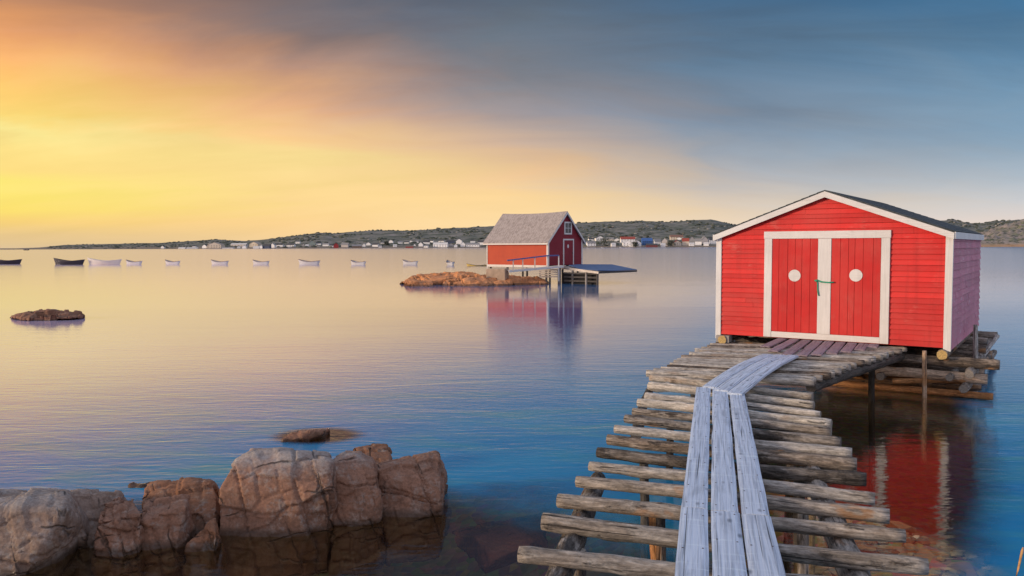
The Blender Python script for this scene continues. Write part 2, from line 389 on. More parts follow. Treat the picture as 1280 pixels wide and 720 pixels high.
BLUERAIL = plain('blue_rail', (.09, .12, .30), .6)
GREYW = plain('grey_timber', (.30, .27, .25), .85, .25, 5, .3)
PALEW = plain('pale_timber', (.60, .52, .44), .8, .2, 5, .3)
CONC = plain('tan_concrete', (.42, .31, .22), .9, .2, 3, .3)
DARKW = plain('dark_timber', (.07, .06, .055), .85, .3, 5, .3)
GLASS = plain('dark_glass', (.035, .045, .055), .12, .1, 2, 0)
IRON = plain('rusty_iron', (.06, .035, .026), .8, .3, 30, .3)
GREENC = plain('green_cord', (.02, .30, .17), .6, .15, 60, .2)
STRAW = plain('dry_straw', (.50, .27, .10), .8, .3, 30, .2)
# ------------------------------------------------------------------ water
def build_water():
    mb = MB(); S = 9000
    mb.add([(-S, -30, 0), (S, -30, 0), (S, 14000, 0), (-S, 14000, 0)], [(0, 1, 2, 3)])
    mt = bpy.data.materials.new('sea_water'); mt.use_nodes = True
    t = NT(mt.node_tree); t.n.clear()
    out = t.new('ShaderNodeOutputMaterial')
    pos = t.new('ShaderNodeNewGeometry').outputs['Position']
    # ripples: fine ones near the rocks, longer lazy ones further out, all drawn out across the wind
    r1 = t.noise(t.mapping(pos, rot=(0, 0, R(14)), sc=(1.6, 5.0, 1)), 1.5, 3, .55, .4)
    r2 = t.noise(t.mapping(pos, rot=(0, 0, R(-17)), sc=(.42, 1.7, 1)), 1.0, 5, .58, 1.1)
    r3 = t.noise(t.mapping(pos, rot=(0, 0, R(5)), sc=(.05, .16, 1)), 1.0, 3, .5, .3)
    sp = t.new('ShaderNodeSeparateXYZ'); t.l.new(pos, sp.inputs[0])
    far_ = t.remap(sp.outputs[1], 8, 45, 1, .34, True)
    h = t.math('ADD', t.math('MULTIPLY', t.math('MULTIPLY', r1, .20), far_), t.math('ADD', t.math('MULTIPLY', t.math('MULTIPLY', r2, .34), far_), t.math('MULTIPLY', r3, .7)))
    bn = t.bump(h, .5, .05)
    # how murky: clear over the shallows by the rocks and in strip z2, drawn as the shed's dark reflection, blue-green in the deep
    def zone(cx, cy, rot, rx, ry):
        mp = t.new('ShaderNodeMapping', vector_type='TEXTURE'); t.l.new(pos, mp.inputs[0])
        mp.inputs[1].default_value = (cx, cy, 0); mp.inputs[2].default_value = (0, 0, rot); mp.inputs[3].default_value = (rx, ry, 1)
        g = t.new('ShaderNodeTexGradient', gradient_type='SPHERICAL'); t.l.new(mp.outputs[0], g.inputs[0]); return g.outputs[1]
    wob = t.math('MULTIPLY', t.math('SUBTRACT', t.noise(pos, .8, 4, .6), .5), .5)
    z1 = t.remap(t.math('ADD', zone(-2.2, 6.6, 0, 5.6, 4.2), wob), .02, .50, 0, 1, True)
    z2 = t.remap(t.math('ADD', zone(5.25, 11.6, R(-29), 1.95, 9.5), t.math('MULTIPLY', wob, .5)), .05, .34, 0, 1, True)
    z3 = t.remap(zone(-3.1, 12.5, 0, .95, .75), .1, .5, 0, 1, True)
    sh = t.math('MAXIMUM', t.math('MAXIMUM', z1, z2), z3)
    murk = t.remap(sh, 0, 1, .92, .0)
    dif = t.new('ShaderNodeBsdfDiffuse')
    dcol = t.mix(t.remap(t.noise(pos, .35, 4, .6), .3, .7), (.012, .21, .46, 1), (.03, .29, .50, 1))  # water's own blue, with the reflected sky's blue put in
    teal = t.remap(t.noise(t.mapping(pos, rot=(0, 0, R(20)), sc=(.35, .9, 1)), 1.0, 5, .65, .8), .46, .68, 0, .75)
    dcol = t.mix(t.math('MULTIPLY', teal, t.remap(sp.outputs[1], 22, 12, 0, 1, True)), dcol, (.07, .33, .34, 1))
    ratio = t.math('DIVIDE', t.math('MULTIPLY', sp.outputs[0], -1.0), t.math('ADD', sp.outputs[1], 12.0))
    sky_tint = t.math('MULTIPLY', t.remap(t.math('ADD', ratio, t.math('MULTIPLY', wob, .12)), -.01, .42, 0, 1, True), t.remap(sp.outputs[1], 9, 24, 0, 1, True))  # pale wedge: sunset sky's reflection put into the left water's colour
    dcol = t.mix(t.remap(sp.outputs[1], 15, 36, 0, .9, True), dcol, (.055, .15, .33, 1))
    dcol = t.mix(sky_tint, dcol, (.64, .55, .76, 1))
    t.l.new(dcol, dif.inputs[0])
    tr = t.new('ShaderNodeBsdfTransparent'); tr.inputs[0].default_value = (.95, .86, .66, 1)
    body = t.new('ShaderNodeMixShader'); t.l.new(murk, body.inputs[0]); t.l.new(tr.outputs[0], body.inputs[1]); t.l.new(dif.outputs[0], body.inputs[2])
    gl = t.new('ShaderNodeBsdfGlossy'); t.l.new(t.remap(sp.outputs[1], 20, 120, .05, .13, True), gl.inputs['Roughness']); gl.inputs[0].default_value = (1, .965, 1, 1); t.l.new(bn, gl.inputs['Normal'])
    lw = t.new('ShaderNodeLayerWeight'); lw.inputs[0].default_value = .5; t.l.new(bn, lw.inputs['Normal'])
    fr = t.ramp(lw.outputs['Facing'], [(0, (.04,)*3), (.58, (.085,)*3), (.70, (.135,)*3), (.79, (.28,)*3), (.865, (.59,)*3), (.93, (.68,)*3), (1, (.74,)*3)])
    mx = t.new('ShaderNodeMixShader'); t.l.new(fr, mx.inputs[0]); t.l.new(body.outputs[0], mx.inputs[1]); t.l.new(gl.outputs[0], mx.inputs[2])
    t.l.new(mx.outputs[0], out.inputs[0])
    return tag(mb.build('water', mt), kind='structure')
build_water()

def bed_z(x, y):
    d1 = math.hypot((x+2.2)/4.6, (y-6.6)/3.4)
    d2 = abs((x-5.5)*math.cos(R(-24)) - (y-11)*math.sin(R(-24)))/4.0
    d3 = max(0, 5.0-y)/4
    z = max(-3.2, -.34 - 1.5*d1*d1)
    z = max(z, -3.0+1.9*max(0, 1-d2*.8), -3.2+2.9*min(1, d3))
    z += .10*noise.noise(Vector((x*.9, y*.9, 3)))
    return min(z, -.28)
def build_bed():
    mb = MB(); xs = [-60, -30, -16]+[-10+.3*i for i in range(76)]+[14, 18, 30, 60]; ys = [-30, -12]+[-4+.3*i for i in range(90)]+[26, 34, 60, 90]
    vs = [(x, y, bed_z(x, y) if y < 40 else -4) for y in ys for x in xs]; n = len(xs)
    mb.add(vs, [(j*n+i, j*n+i+1, (j+1)*n+i+1, (j+1)*n+i) for j in range(len(ys)-1) for i in range(n-1)], 0, True)
    mt, t = mat('sea_bed')
    a = t.noise(t.oc, 1.4, 6, .65); b = t.voronoi(t.oc, 5.0, 'F1', 1)
    c = t.mix(t.remap(a, .35, .65), (.38, .25, .13, 1), (.50, .40, .24, 1))
    c = t.mix(.5, c, t.mix(1.0, b, (.5, .42, .34, 1), 'MULTIPLY'))
    t.l.new(c, t.b.inputs['Base Color']); t.l.new(t.bump(t.voronoi(t.oc, 5.0, 'F1', 0), .8, .08), t.b.inputs['Normal'])
    tag(mb.build('seabed', mt), kind='structure')
    # loose stones on the bottom
    rnd = random.Random(3); pb = MB()
    ico = bmesh.new(); bmesh.ops.create_icosphere(ico, subdivisions=1, radius=1); iv = [v.co.copy() for v in ico.verts]; fi = [[v.index for v in f.verts] for f in ico.faces]; ico.free()
    for k in range(2600):
        x, y = rnd.uniform(-6, 6.5), rnd.uniform(4.6, 12)
        z = bed_z(x, y)
        if z < -1.6: continue
        s = rnd.uniform(.03, .12)*(1.6 if rnd.random() < .12 else 1)
        M = Matrix.Translation((x, y, z+s*.2)) @ Matrix.Rotation(rnd.uniform(0, 6.28), 4, 'Z') @ Matrix.Rotation(rnd.uniform(-.4, .4), 4, 'X') @ Matrix.Diagonal((s*rnd.uniform(.9, 1.6), s, s*rnd.uniform(.3, .55), 1))
        pb._t = rnd.random()
        pb.add([q*(1+.25*noise.noise(q*1.7+Vector((k, 0, 0)))) for q in iv], fi, 0, False, M)
    mt, t = mat('bottom_stones')
    t.l.new(t.mix(1.0, t.ramp(attr(t), [(0, (.13, .09, .06)), (.4, (.38, .27, .16)), (.7, (.36, .33, .26)), (.93, (.50, .36, .20)), (1, (.9, .85, .75))]), t.remap(t.noise(t.oc, 9, 4, .6), .3, .7, .7, 1.3), 'MULTIPLY'), t.b.inputs['Base Color'])
    tag(pb.build('pebbles', mt), 'loose brown and olive stones lying on the shallow sea bottom', 'pebbles', kind='stuff')
build_bed()

# ------------------------------------------------------------------ far shore
def interp(tab, x):
    if x <= tab[0][0]: return tab[0][1]
    for (a, p), (b, q) in zip(tab, tab[1:]):
        if x <= b: return p + (q-p)*(x-a)/(b-a)
    return tab[-1][1]
RIDGE = [(-260,311.2),(-60,311),(20,310.4),(50,309.3),(80,306.2),(110,305.4),(150,305),(200,303.6),(240,301.5),(270,299.6),(305,301.5),(330,299.5),(350,297),(380,293.2),(405,290.6),(420,291.4),(440,289.5),(460,287.8),(520,287),(560,285.5),(600,283),(640,281.4),(720,279.4),(760,278.2),(800,275.6),(812,275.5),(832,277.0),(865,275.1),(888,275.6),(905,279),(920,282),(960,285),(1040,284),(1110,281),(1160,277),(1190,276.5),(1205,278.5),(1214,280.3),(1228,279.4),(1240,277.4),(1256,275.4),(1272,274.4),(1300,274.8),(1340,277),(1420,283),(1540,292)]
SHORE_D, RIDGE_D = 1400.0, 2300.0
def hill_pt(u, t, rough=True):
    D = SHORE_D + (RIDGE_D-SHORE_D)*max(t, -.05)
    zr = PD(u, interp(RIDGE, u), RIDGE_D).z
    x = PD(u, 300, D).x
    k = max(0, t); s = (1.25*k - .25*k*k) if t <= 1 else max(0, 1-.9*(t-1))
    z = .3 + (zr-.3)*s
    if t < 0: z = -2.5
    if rough and t > 0:
        a = min(1, t*4)*min(1, max(.08, zr/60))
        z += a*(5*noise.noise(Vector((x*.006, D*.006, 0))) + 3.2*noise.noise(Vector((x*.02, D*.02, 5))) + 1.8*noise.noise(Vector((x*.06, D*.06, 9))))
    return Vector((x, D, z))
def build_hills():
    mb = MB(); us = [-260+4*i for i in range(451)]; ts = [-.05, 0, .012]+[.03+.0333*i for i in range(33)]+[1.25, 1.6, 2.0]
    n = len(us)
    vs = [hill_pt(u, t) for t in ts for u in us]
    mb.add(vs, [(j*n+i, j*n+i+1, (j+1)*n+i+1, (j+1)*n+i) for j in range(len(ts)-1) for i in range(n-1)], 0, True)
    mt, t = mat('heath_hillside')
    pos = t.new('ShaderNodeNewGeometry').outputs['Position']; sp = t.new('ShaderNodeSeparateXYZ'); t.l.new(pos, sp.inputs[0])
    a = t.noise(pos, .011, 6, .68); b = t.noise(pos, .045, 5, .7); r = t.noise(t.mapping(pos, loc=(900, 0, 0)), .026, 6, .7)
    c = t.mix(t.remap(a, .38, .62), (.125, .135, .105, 1), (.235, .225, .195, 1))
    c = t.mix(t.remap(b, .48, .64, 0, .8), c, (.055, .068, .048, 1))
    c = t.mix(t.remap(r, .52, .62, 0, .8), c, (.32, .28, .26, 1))
    sx = t.remap(sp.outputs[2], 1.5, 6, 1, 0)
    c = t.mix(t.math('MULTIPLY', sx, t.remap(b, .35, .6, .3, 1)), c, (.28, .21, .16, 1))
    t.l.new(c, t.b.inputs['Base Color']); t.b.inputs['Roughness'].default_value = .95; t.b.inputs['Specular IOR Level'].default_value = .1
    tag(mb.build('hills', mt), kind='structure')
    # rocky headland nearer on the far side of the big shed
    HR = [(1150,306.6),(1185,302),(1205,297),(1224,293),(1236,290.5),(1246,287.5),(1256,283.5),(1266,280),(1276,277.5),(1290,276),(1320,278),(1380,288),(1460,304),(1490,306.5)]
    mb = MB(); us = [1150+2*i for i in range(171)]; ts = [-.06, 0]+[.03+.04*i for i in range(26)]+[1.4, 1.9]
    n = len(us); vs = []
    for tt in ts:
        for u in us:
            D = 1050+260*max(0, tt); zr = max(.5, PD(u, interp(HR, u), 1310).z); x = PD(u, 300, D).x
            s = math.sin(min(max(tt, 0), 1)*math.pi/2)**.8 if tt <= 1 else max(0, 1-(tt-1)*1.1)
            z = .2+(zr-.2)*s if tt >= 0 else -2
            if tt > 0: z += min(1, tt*5)*min(1, zr/15)*(6*noise.noise(Vector((x*.02, D*.03, 1)))+5*noise.noise(Vector((x*.06, D*.08, 2)))+3.2*noise.noise(Vector((x*.17, D*.2, 2))))
            vs.append((x, D, z))
    mb.add(vs, [(j*n+i, j*n+i+1, (j+1)*n+i+1, (j+1)*n+i) for j in range(len(ts)-1) for i in range(n-1)], 0, True)
    mt, t = mat('rocky_headland')
    pos = t.new('ShaderNodeNewGeometry').outputs['Position']; sp = t.new('ShaderNodeSeparateXYZ'); t.l.new(pos, sp.inputs[0])
    a = t.noise(pos, .03, 6, .7); b = t.noise(pos, .11, 6, .75)
    c = t.mix(t.remap(a, .34, .50), (.13, .16, .045, 1), (.30, .24, .20, 1))
    c = t.mix(t.remap(b, .5, .58, 0, .9), c, (.05, .06, .03, 1))
    c = t.mix(t.remap(b, .40, .30, 0, .9), c, (.55, .48, .40, 1))
    c = t.mix(t.remap(sp.outputs[2], 1.5, 5, .8, 0), c, (.42, .25, .13, 1))
    t.l.new(c, t.b.inputs['Base Color']); t.b.inputs['Roughness'].default_value = .95
    tag(mb.build('headland', mt), kind='structure')
    # low scrub on the slopes
    rnd = random.Random(11); sb = MB()
    ico = bmesh.new(); bmesh.ops.create_icosphere(ico, subdivisions=1, radius=1); iv = [v.co.copy() for v in ico.verts]; fi = [[v.index for v in f.verts] for f in ico.faces]; ico.free()
    for k in range(4200):
        u = rnd.uniform(60, 940) if k % 6 else rnd.uniform(1185, 1300); t_ = rnd.uniform(.03, 1.0)**1.0
        if noise.noise(Vector((u*.03, t_*5, 4))) < -.12: continue
        q = hill_pt(u, t_); s = rnd.uniform(1.2, 3.4)*min(1, .35+max(0, PD(u, interp(RIDGE, u), RIDGE_D).z)/50)
        M = Matrix.Translation(q+Vector((0, 0, s*.1))) @ Matrix.Rotation(rnd.uniform(0, 6.28), 4, 'Z') @ Matrix.Diagonal((s*rnd.uniform(1, 2.4), s*rnd.uniform(1, 2), s*rnd.uniform(.5, .95), 1))
        sb._t = rnd.random()
        sb.add([w*(1+.35*noise.noise(w*1.5+Vector((k, 0, 0)))) for w in iv], fi, 0, False, M)
    mt, t = mat('scrub')
    t.l.new(t.ramp(attr(t), [(0, (.045, .055, .042)), (.6, (.075, .088, .062)), (.82, (.13, .135, .10)), (1, (.34, .31, .28))]), t.b.inputs['Base Color'])
    t.b.inputs['Roughness'].default_value = 1
    tag(sb.build('scrub', mt), 'low dark green scrub dotted over the far hillside', 'scrub', kind='stuff')
build_hills()

# ------------------------------------------------------------------ houses on the far shore
HM = {}
def hm(name, c):
    if name not in HM: HM[name] = plain('house_'+name, c, .8, .08, .3, 0)
    return HM[name]
WALLC = dict(white=(.92,.90,.88), cream=(.70,.60,.48), grey=(.42,.40,.39), green=(.36,.41,.36), red=(.42,.05,.05), brown=(.24,.17,.13), blue=(.05,.13,.34), navy=(.07,.09,.15), pink=(.6,.2,.2), silver=(.55,.5,.47), maroon=(.2,.05,.05))
ROOFC = dict(dark=(.07,.07,.075), grey=(.26,.25,.25), red=(.34,.07,.05), brown=(.22,.12,.09), white=(.66,.63,.6), blue=(.06,.14,.36), tan=(.42,.34,.27))
# u0, u1, roof peak v, base v, wall colour, roof colour, gable towards us?
HOUSES = [
 (200.5,204.5,307,310.6,'white','dark',1),(222,231,309.2,311.2,'white','white',0),(233,246,309.4,311.3,'white','white',0),(252,258,305.6,310.4,'white','dark',1),
 (259,275.6,303,310.4,'cream','tan',1),(277,291,308.9,311.3,'white','grey',0),(287,308,304.2,307.6,'silver','white',0),(302,307,306.8,311,'white','white',1),
 (311,322.5,302.4,309,'cream','tan',1),(316,323.5,308,311.2,'white','white',0),(328,337,305,311,'navy','dark',0),(337.5,343,304.2,309.6,'white','grey',1),
 (345,353,304.2,308.6,'white','dark',0),(354,357.5,306.4,309.6,'white','dark',1),(357.5,367.5,304.4,308.8,'white','dark',0),(369,374.5,301.2,304.4,'white','grey',0),
 (377,380.5,304.4,307.6,'grey','dark',1),(386.5,393.5,300.6,306.6,'green','grey',1),(395,401,302.8,306.3,'white','dark',0),(403,410.5,303.8,307.8,'white','grey',0),
 (417,422.8,303.6,310,'red','brown',1),(426,435,303.6,309.2,'silver','grey',0),(440,451.5,305.8,310,'brown','grey',0),(457.5,463,302.8,306.8,'white','dark',1),
 (465,472.2,304,308.4,'white','dark',0),(475.5,481.8,302.8,306.2,'white','grey',0),(485.5,491,299.8,303.4,'white','dark',1),(497,503,301.6,304.4,'white','grey',0),
 (505,511,301.8,304.4,'white','dark',0),(507,516,307.4,310.2,'red','brown',0),(516.8,519.4,304.8,307.8,'white','dark',1),(523,528.4,302.6,308.2,'white','dark',1),
 (529,537,300.8,305.2,'white','dark',0),(529.5,534.6,306.3,309.6,'white','grey',0),(535.5,541.5,299.6,302.8,'white','dark',0),(541,559,303.2,309.2,'white','white',0),
 (560,567,304,308.4,'grey','dark',1),(558,567.4,300,303.8,'navy','dark',0),(570,577.4,298.6,304.4,'white','grey',1),(575.5,581.4,302.6,308.4,'white','white',1),
 (582.5,599,303.8,308.6,'white','grey',0),(597,606,300.6,306,'white','dark',0),
 (734,745,301.6,307.6,'white','grey',0),(745,755.5,294.8,301.6,'white','dark',1),(758,767,296.8,301.6,'silver','grey',0),(776,794,296,303.2,'white','red',0),
 (779,790,300.8,307.8,'white','white',1),(793,802,300.6,308.2,'white','grey',1),(802.8,816,297.6,306.4,'blue','blue',0),(808,822,304.6,309,'maroon','dark',0),
 (818,827,298.8,306.4,'white','grey',0),(827.4,834.4,297.6,307.2,'silver','grey',1),(838,854,293.6,299.8,'cream','brown',0),(842,851.8,300.8,307.2,'cream','red',1),
 (853,861.4,297.8,306.8,'cream','red',0),(861.6,868.4,295.6,305.2,'grey','dark',1),(868.8,876.8,298.2,306.8,'white','grey',0),(877.2,885.2,295.6,305.4,'silver','grey',1),
 (887,898,296.2,305.4,'white','dark',0),
 (240,244,306.6,309.2,'white','dark',0),(296,300,307.6,310.4,'white','white',1),(324,327.5,306.5,310.6,'white','white',1),(381.5,385.5,305.6,309.2,'white','white',0),
 (411.5,416,305.4,309,'white','dark',0),(427,434,301.4,303.6,'white','dark',0),(452.5,456.5,304.8,308.6,'white','white',1),(473,477,306.6,309.6,'white','grey',0),
 (491.5,496,305.6,308.8,'white','white',0),(511.5,515.5,300.4,303,'white','dark',1),(519.8,523,300.6,303.4,'white','grey',0),(548,555,299.6,302.8,'white','dark',0),
 (567.5,571.5,305,309.2,'white','white',1),(588,594,299.8,302.8,'white','dark',0),
 (736,742.5,297.6,301,'white','dark',0),(764.5,770,303.8,308.2,'white','white',0),(768,774.5,297.8,302,'white','grey',1),(787,792,304,308.4,'white','white',1),
 (826.5,832,304.2,308.6,'white','white',0),(846,852,296.4,300,'white','dark',1),(862,868,303.4,307.6,'white','white',0),(880,886,303,307.4,'white','white',0)]
DORY_U = [(-15,28.5),(69,103.5),(113.4,147.8),(156,178.5),(205,226),(263,286),(315,337),(373.5,399),(438.7,456.4),(504,521),(557.5,568)]
ORD = ['first','second','third','fourth','fifth','sixth','seventh','eighth','ninth','tenth','eleventh','twelfth','thirteenth','fourteenth','fifteenth','sixteenth','seventeenth','eighteenth']
def find_t(u, v):
    lo, hi = .0, 1.0
    if proj(hill_pt(u, 0, False))[1] <= v: return .004
    for _ in range(30):
        mid = (lo+hi)/2
        if proj(hill_pt(u, mid, False))[1] > v: lo = mid
        else: hi = mid
    return lo
WIN = None
def build_houses():
    gw = MB(); gw.box((-.5, -.06, -.7), (.5, .06, .7)); wmesh = None
    cent = [(a+b)/2 for a, b in DORY_U]
    place = []
    for h in HOUSES:
        u = (h[0]+h[1])/2
        if u < 610:
            k = max([i for i, c in enumerate(cent) if c <= u], default=0)
            place.append(('A', k))
        else: place.append(('B', 0))
    order = {}
    for i in sorted(range(len(HOUSES)), key=lambda i: HOUSES[i][0]+HOUSES[i][1]):
        order.setdefault(place[i], []).append(i)
    for i, (u0, u1, vt, vb, wc, rc, gab) in enumerate(HOUSES):
        u = (u0+u1)/2; t_ = find_t(u, vb); base = hill_pt(u, t_); D = base.y
        base.z = PD(u, vb, D).z
        gz = hill_pt(u, t_).z
        W = (u1-u0)/F*D; H = (vb-vt)/F*D
        low = wc in ('white', 'silver') and H < 4.2 and (u1-u0) > 7
        rise = min(H*.42, W*.5) if gab else H*.40
        wallh = H-rise; dep = W*.9 if gab else min(max(6.0, W*.5), 9)
        name = 'cottage' if W < 14 else 'shore_building'
        r = empty(name, (base.x, D+.5, base.z), R(random.uniform(-14, 14)))
        kind = {1: 'gabled ', 0: 'long ' if W > 15 else 'low ' if H < 5 else ''}[gab]
        pl, k = place[i]; o = order[place[i]].index(i); tot = len(order[place[i]])
        rf = f'{rc}-roofed '
        if pl == 'A':
            if k < 10: lab = f'{kind}{wc} house on far shore, {ORD[o]} from left above gap of {ORD[k]} and {ORD[k+1]} dories'
            else: lab = f'{kind}{wc} house on far shore, {ORD[o]} of those between last dory and gabled red stage'
        else:
            back = tot-1-o
            if o <= back: lab = f'{rf}{kind}{wc} house on far shore, {ORD[o]} to the right of the shaded gable'
            else: lab = f'{rf}{kind}{wc} house on far shore, {ORD[back]} to the left of the near red shed'
        tag(r, lab, 'house', 'houses on the far shore')
        bot = min(-1.0, gz-base.z-2.5)
        wl = MB(); hw = W/2
        if gab:
            pts = [(-hw, 0, bot), (hw, 0, bot), (hw, 0, wallh), (0, 0, H-.15), (-hw, 0, wallh)]
            wl.prism(pts, (0, dep, 0))
            rb = MB(); e = .35
            for s in (-1, 1):
                a = Vector((s*(hw+e), 0, wallh-e*rise/hw)); b = Vector((0, 0, H)); n = Vector((0, 0, .25))
                rb.prism([a+Vector((0, -e, 0)), b+Vector((0, -e, 0)), b+Vector((0, dep+e, 0)), a+Vector((0, dep+e, 0))], n)
        else:
            pts = [(-hw, 0, bot), (-hw, dep, bot), (-hw, dep, wallh), (-hw, dep/2, H-.15), (-hw, 0, wallh)]
            wl.prism(pts, (W, 0, 0))
            rb = MB(); e = .35
            for s in (-1, 1):
                a = Vector((-hw-e, dep/2+s*(dep/2+e), wallh-e*rise/(dep/2))); b = Vector((-hw-e, dep/2, H)); L = Vector((W+2*e, 0, 0))
                rb.prism([a, b, b+L, a+L], (0, 0, .25))
        wl.build('wall', hm(wc, WALLC[wc]), r); rb.build('roof', hm('roof_'+rc, ROOFC[rc]), r)
        if wallh > 2.6 and wc != 'navy' and W > 14:
            nw = 2 if W < 10 else 3 if W < 16 else 5
            for k2 in range(nw):
                x = -hw + W*(k2+.5)/nw
                for zz in ([wallh*.5] if wallh < 5 else [wallh*.28, wallh*.75]):
                    if wmesh is None: wo = gw.build('window', GLASS, r); wmesh = wo.data
                    else: wo = bpy.data.objects.new('window', wmesh); COL.objects.link(wo); wo.parent = r
                    wo.location = (x, 0, zz)
build_houses()

def blob_tree(name, loc, w, h, label, seed):
    rnd = random.Random(seed); r = empty(name, loc); tag(r, label, 'tree')
    tr = MB(); tr.tube([(0, 0, -2), (0, 0, h*.3), (.3, 0, h*.6)], [.5, .35, .15], 7, 0, None); tr.build('trunk', DARKW, r)
    cb = MB()
    for k in range(420):
        q = Vector((rnd.gauss(0, .33)*w, rnd.gauss(0, .25)*w, h*(.12+.75*rnd.random()**.8)))
        q.x *= 1.15-.6*(q.z/h)
        s = rnd.uniform(.5, 1.1); n = Vector((rnd.uniform(-1, 1), rnd.uniform(-1, 1), rnd.uniform(-.3, 1))).normalized()
        a = n.orthogonal().normalized(); b = n.cross(a); cb._t = rnd.random()
        cb.add([q+a*s, q+b*s*.8+n*.2, q-a*s*.9, q-b*s], [(0, 1, 2, 3)])
    cb.build('crown', bpy.data.materials['scrub'], r)
for i, (u0, u1, vt, vb, lb) in enumerate([(747, 764, 296.5, 307, 'broad dark green tree clump among far shore houses beside the gabled red stage'), (791, 797, 302, 308.4, 'small dark tree at the shore beside the white gabled house'), (834, 842, 300, 307.4, 'dark green tree between the silver house and the cream houses'), (481, 486, 301, 306.6, 'small dark tree on far shore beside a white house above the ninth dory')]):
    u = (u0+u1)/2; tt = find_t(u, vb); b = hill_pt(u, tt); D = b.y; z = PD(u, vb, D).z
    blob_tree('tree', (b.x, D-3, z), (u1-u0)/F*D, (vb-vt)/F*D, lb, i)

# ------------------------------------------------------------------ dories
def dory_meshes(wallm, innerm):
    """double-ended flared hull, raked pointed bow towards -X, narrow raked transom at +X; unit length 4.8 m"""
    L = 4.8; n = 21; out = []; mbh = MB()
    secs = []
    for i in range(n):
        s = i/(n-1); x = -L/2 + L*s
        sheer = (.60 + .50*(max(0, .56-s)/.56)**1.9 + .22*(max(0, s-.56)/.44)**1.8)
        b = math.sin(math.pi*min(1, s*.93+.0))**.75 * .78 if s < .999 else .17
        b = max(b, .015 if s < .05 else .17*max(0, (s-.6)/.4))
        bb = b*.55*(1 if .06 < s < .97 else .6)
        rk = -.34*(1-s)**5 + .36*s**7
        secs.append((x, rk, sheer, b, bb))
    for sgn, off in ((1, 0), (1, .035)):
        pass
    def ring(x, rk, sh, b, bb, t):
        bt = max(b-t, .004); bo = max(bb-t, .003); z0 = -.12+t
        return [(x+rk, -bt, sh), (x+rk*.5, -(bt*.6+bo*.4), sh*.5), (x, -bo, z0), (x, bo, z0), (x+rk*.5, (bt*.6+bo*.4), sh*.5), (x+rk, bt, sh)]
    vo = [q for s in secs for q in ring(*s, 0)]; vi = [q for s in secs for q in ring(*s, .035)]
    fs = [(i*6+k, (i+1)*6+k, (i+1)*6+k+1, i*6+k+1) for i in range(n-1) for k in range(5)]
    mbh.add(vo+vi, fs + [tuple(len(vo)+j for j in f[::-1]) for f in fs], 0)
    o = len(vo)
    for i in range(n-1):
        for k in (0, 5): mbh.add([], [])
        mbh.f += [[i*6, o+i*6, o+(i+1)*6, (i+1)*6], [i*6+5, (i+1)*6+5, o+(i+1)*6+5, o+i*6+5]]
        for _ in range(2): mbh.m.append(0); mbh.sm.append(False); mbh.tint.append(.5)
    for e in (0, (n-1)*6):
        mbh.f.append([e+k for k in range(6)]); mbh.m.append(0); mbh.sm.append(False); mbh.tint.append(.5)
    g = MB()
    for sg in (-1, 1):
        g.tube([(x+rk, sg*(b+.01), sh+.015) for x, rk, sh, b, bb in secs], .05, 6, 0, None)
    th = []
    for s in (.32, .54, .75):
        i = int(s*(n-1)); x, rk, sh, b, bb = secs[i]; m_ = MB(); w = (b*.75+bb*.25)-.03
        m_.box((x-.12, -w, sh*.62), (x+.12, w, sh*.62+.04)); th.append(m_)
    return mbh, g, th
def make_dory(hullm, gunm, thm):
    r = empty('dory'); h, g, th = dory_meshes(None, None)
    h.build('hull', hullm, r); g.build('gunwale', gunm, r)
    for q in th: q.build('thwart', thm, r)
    return r
def copy_tree(o, parent=None):
    c = o.copy(); COL.objects.link(c)
    if parent: c.parent = parent
    for ch in list(o.children): copy_tree(ch, c)
    return c
HBLK = plain('black_hull', (.022, .018, .03), .5, .2, 3, 0); HWHT = plain('white_hull', (.56, .55, .56), .5, .06, 2, 0)
HCRM = plain('cream_hull', (.78, .70, .60), .5, .06, 2, 0); HYEL = plain('yellow_hull', (.70, .48, .12), .5, .1, 2, 0)
GUND = plain('dark_gunwale', (.10, .08, .075), .6, .1, 3, 0); GUNB = plain('brown_gunwale', (.20, .12, .09), .6, .1, 3, 0); HOAR = plain('thwart_wood', (.34, .27, .2), .7, .1, 5, 0)
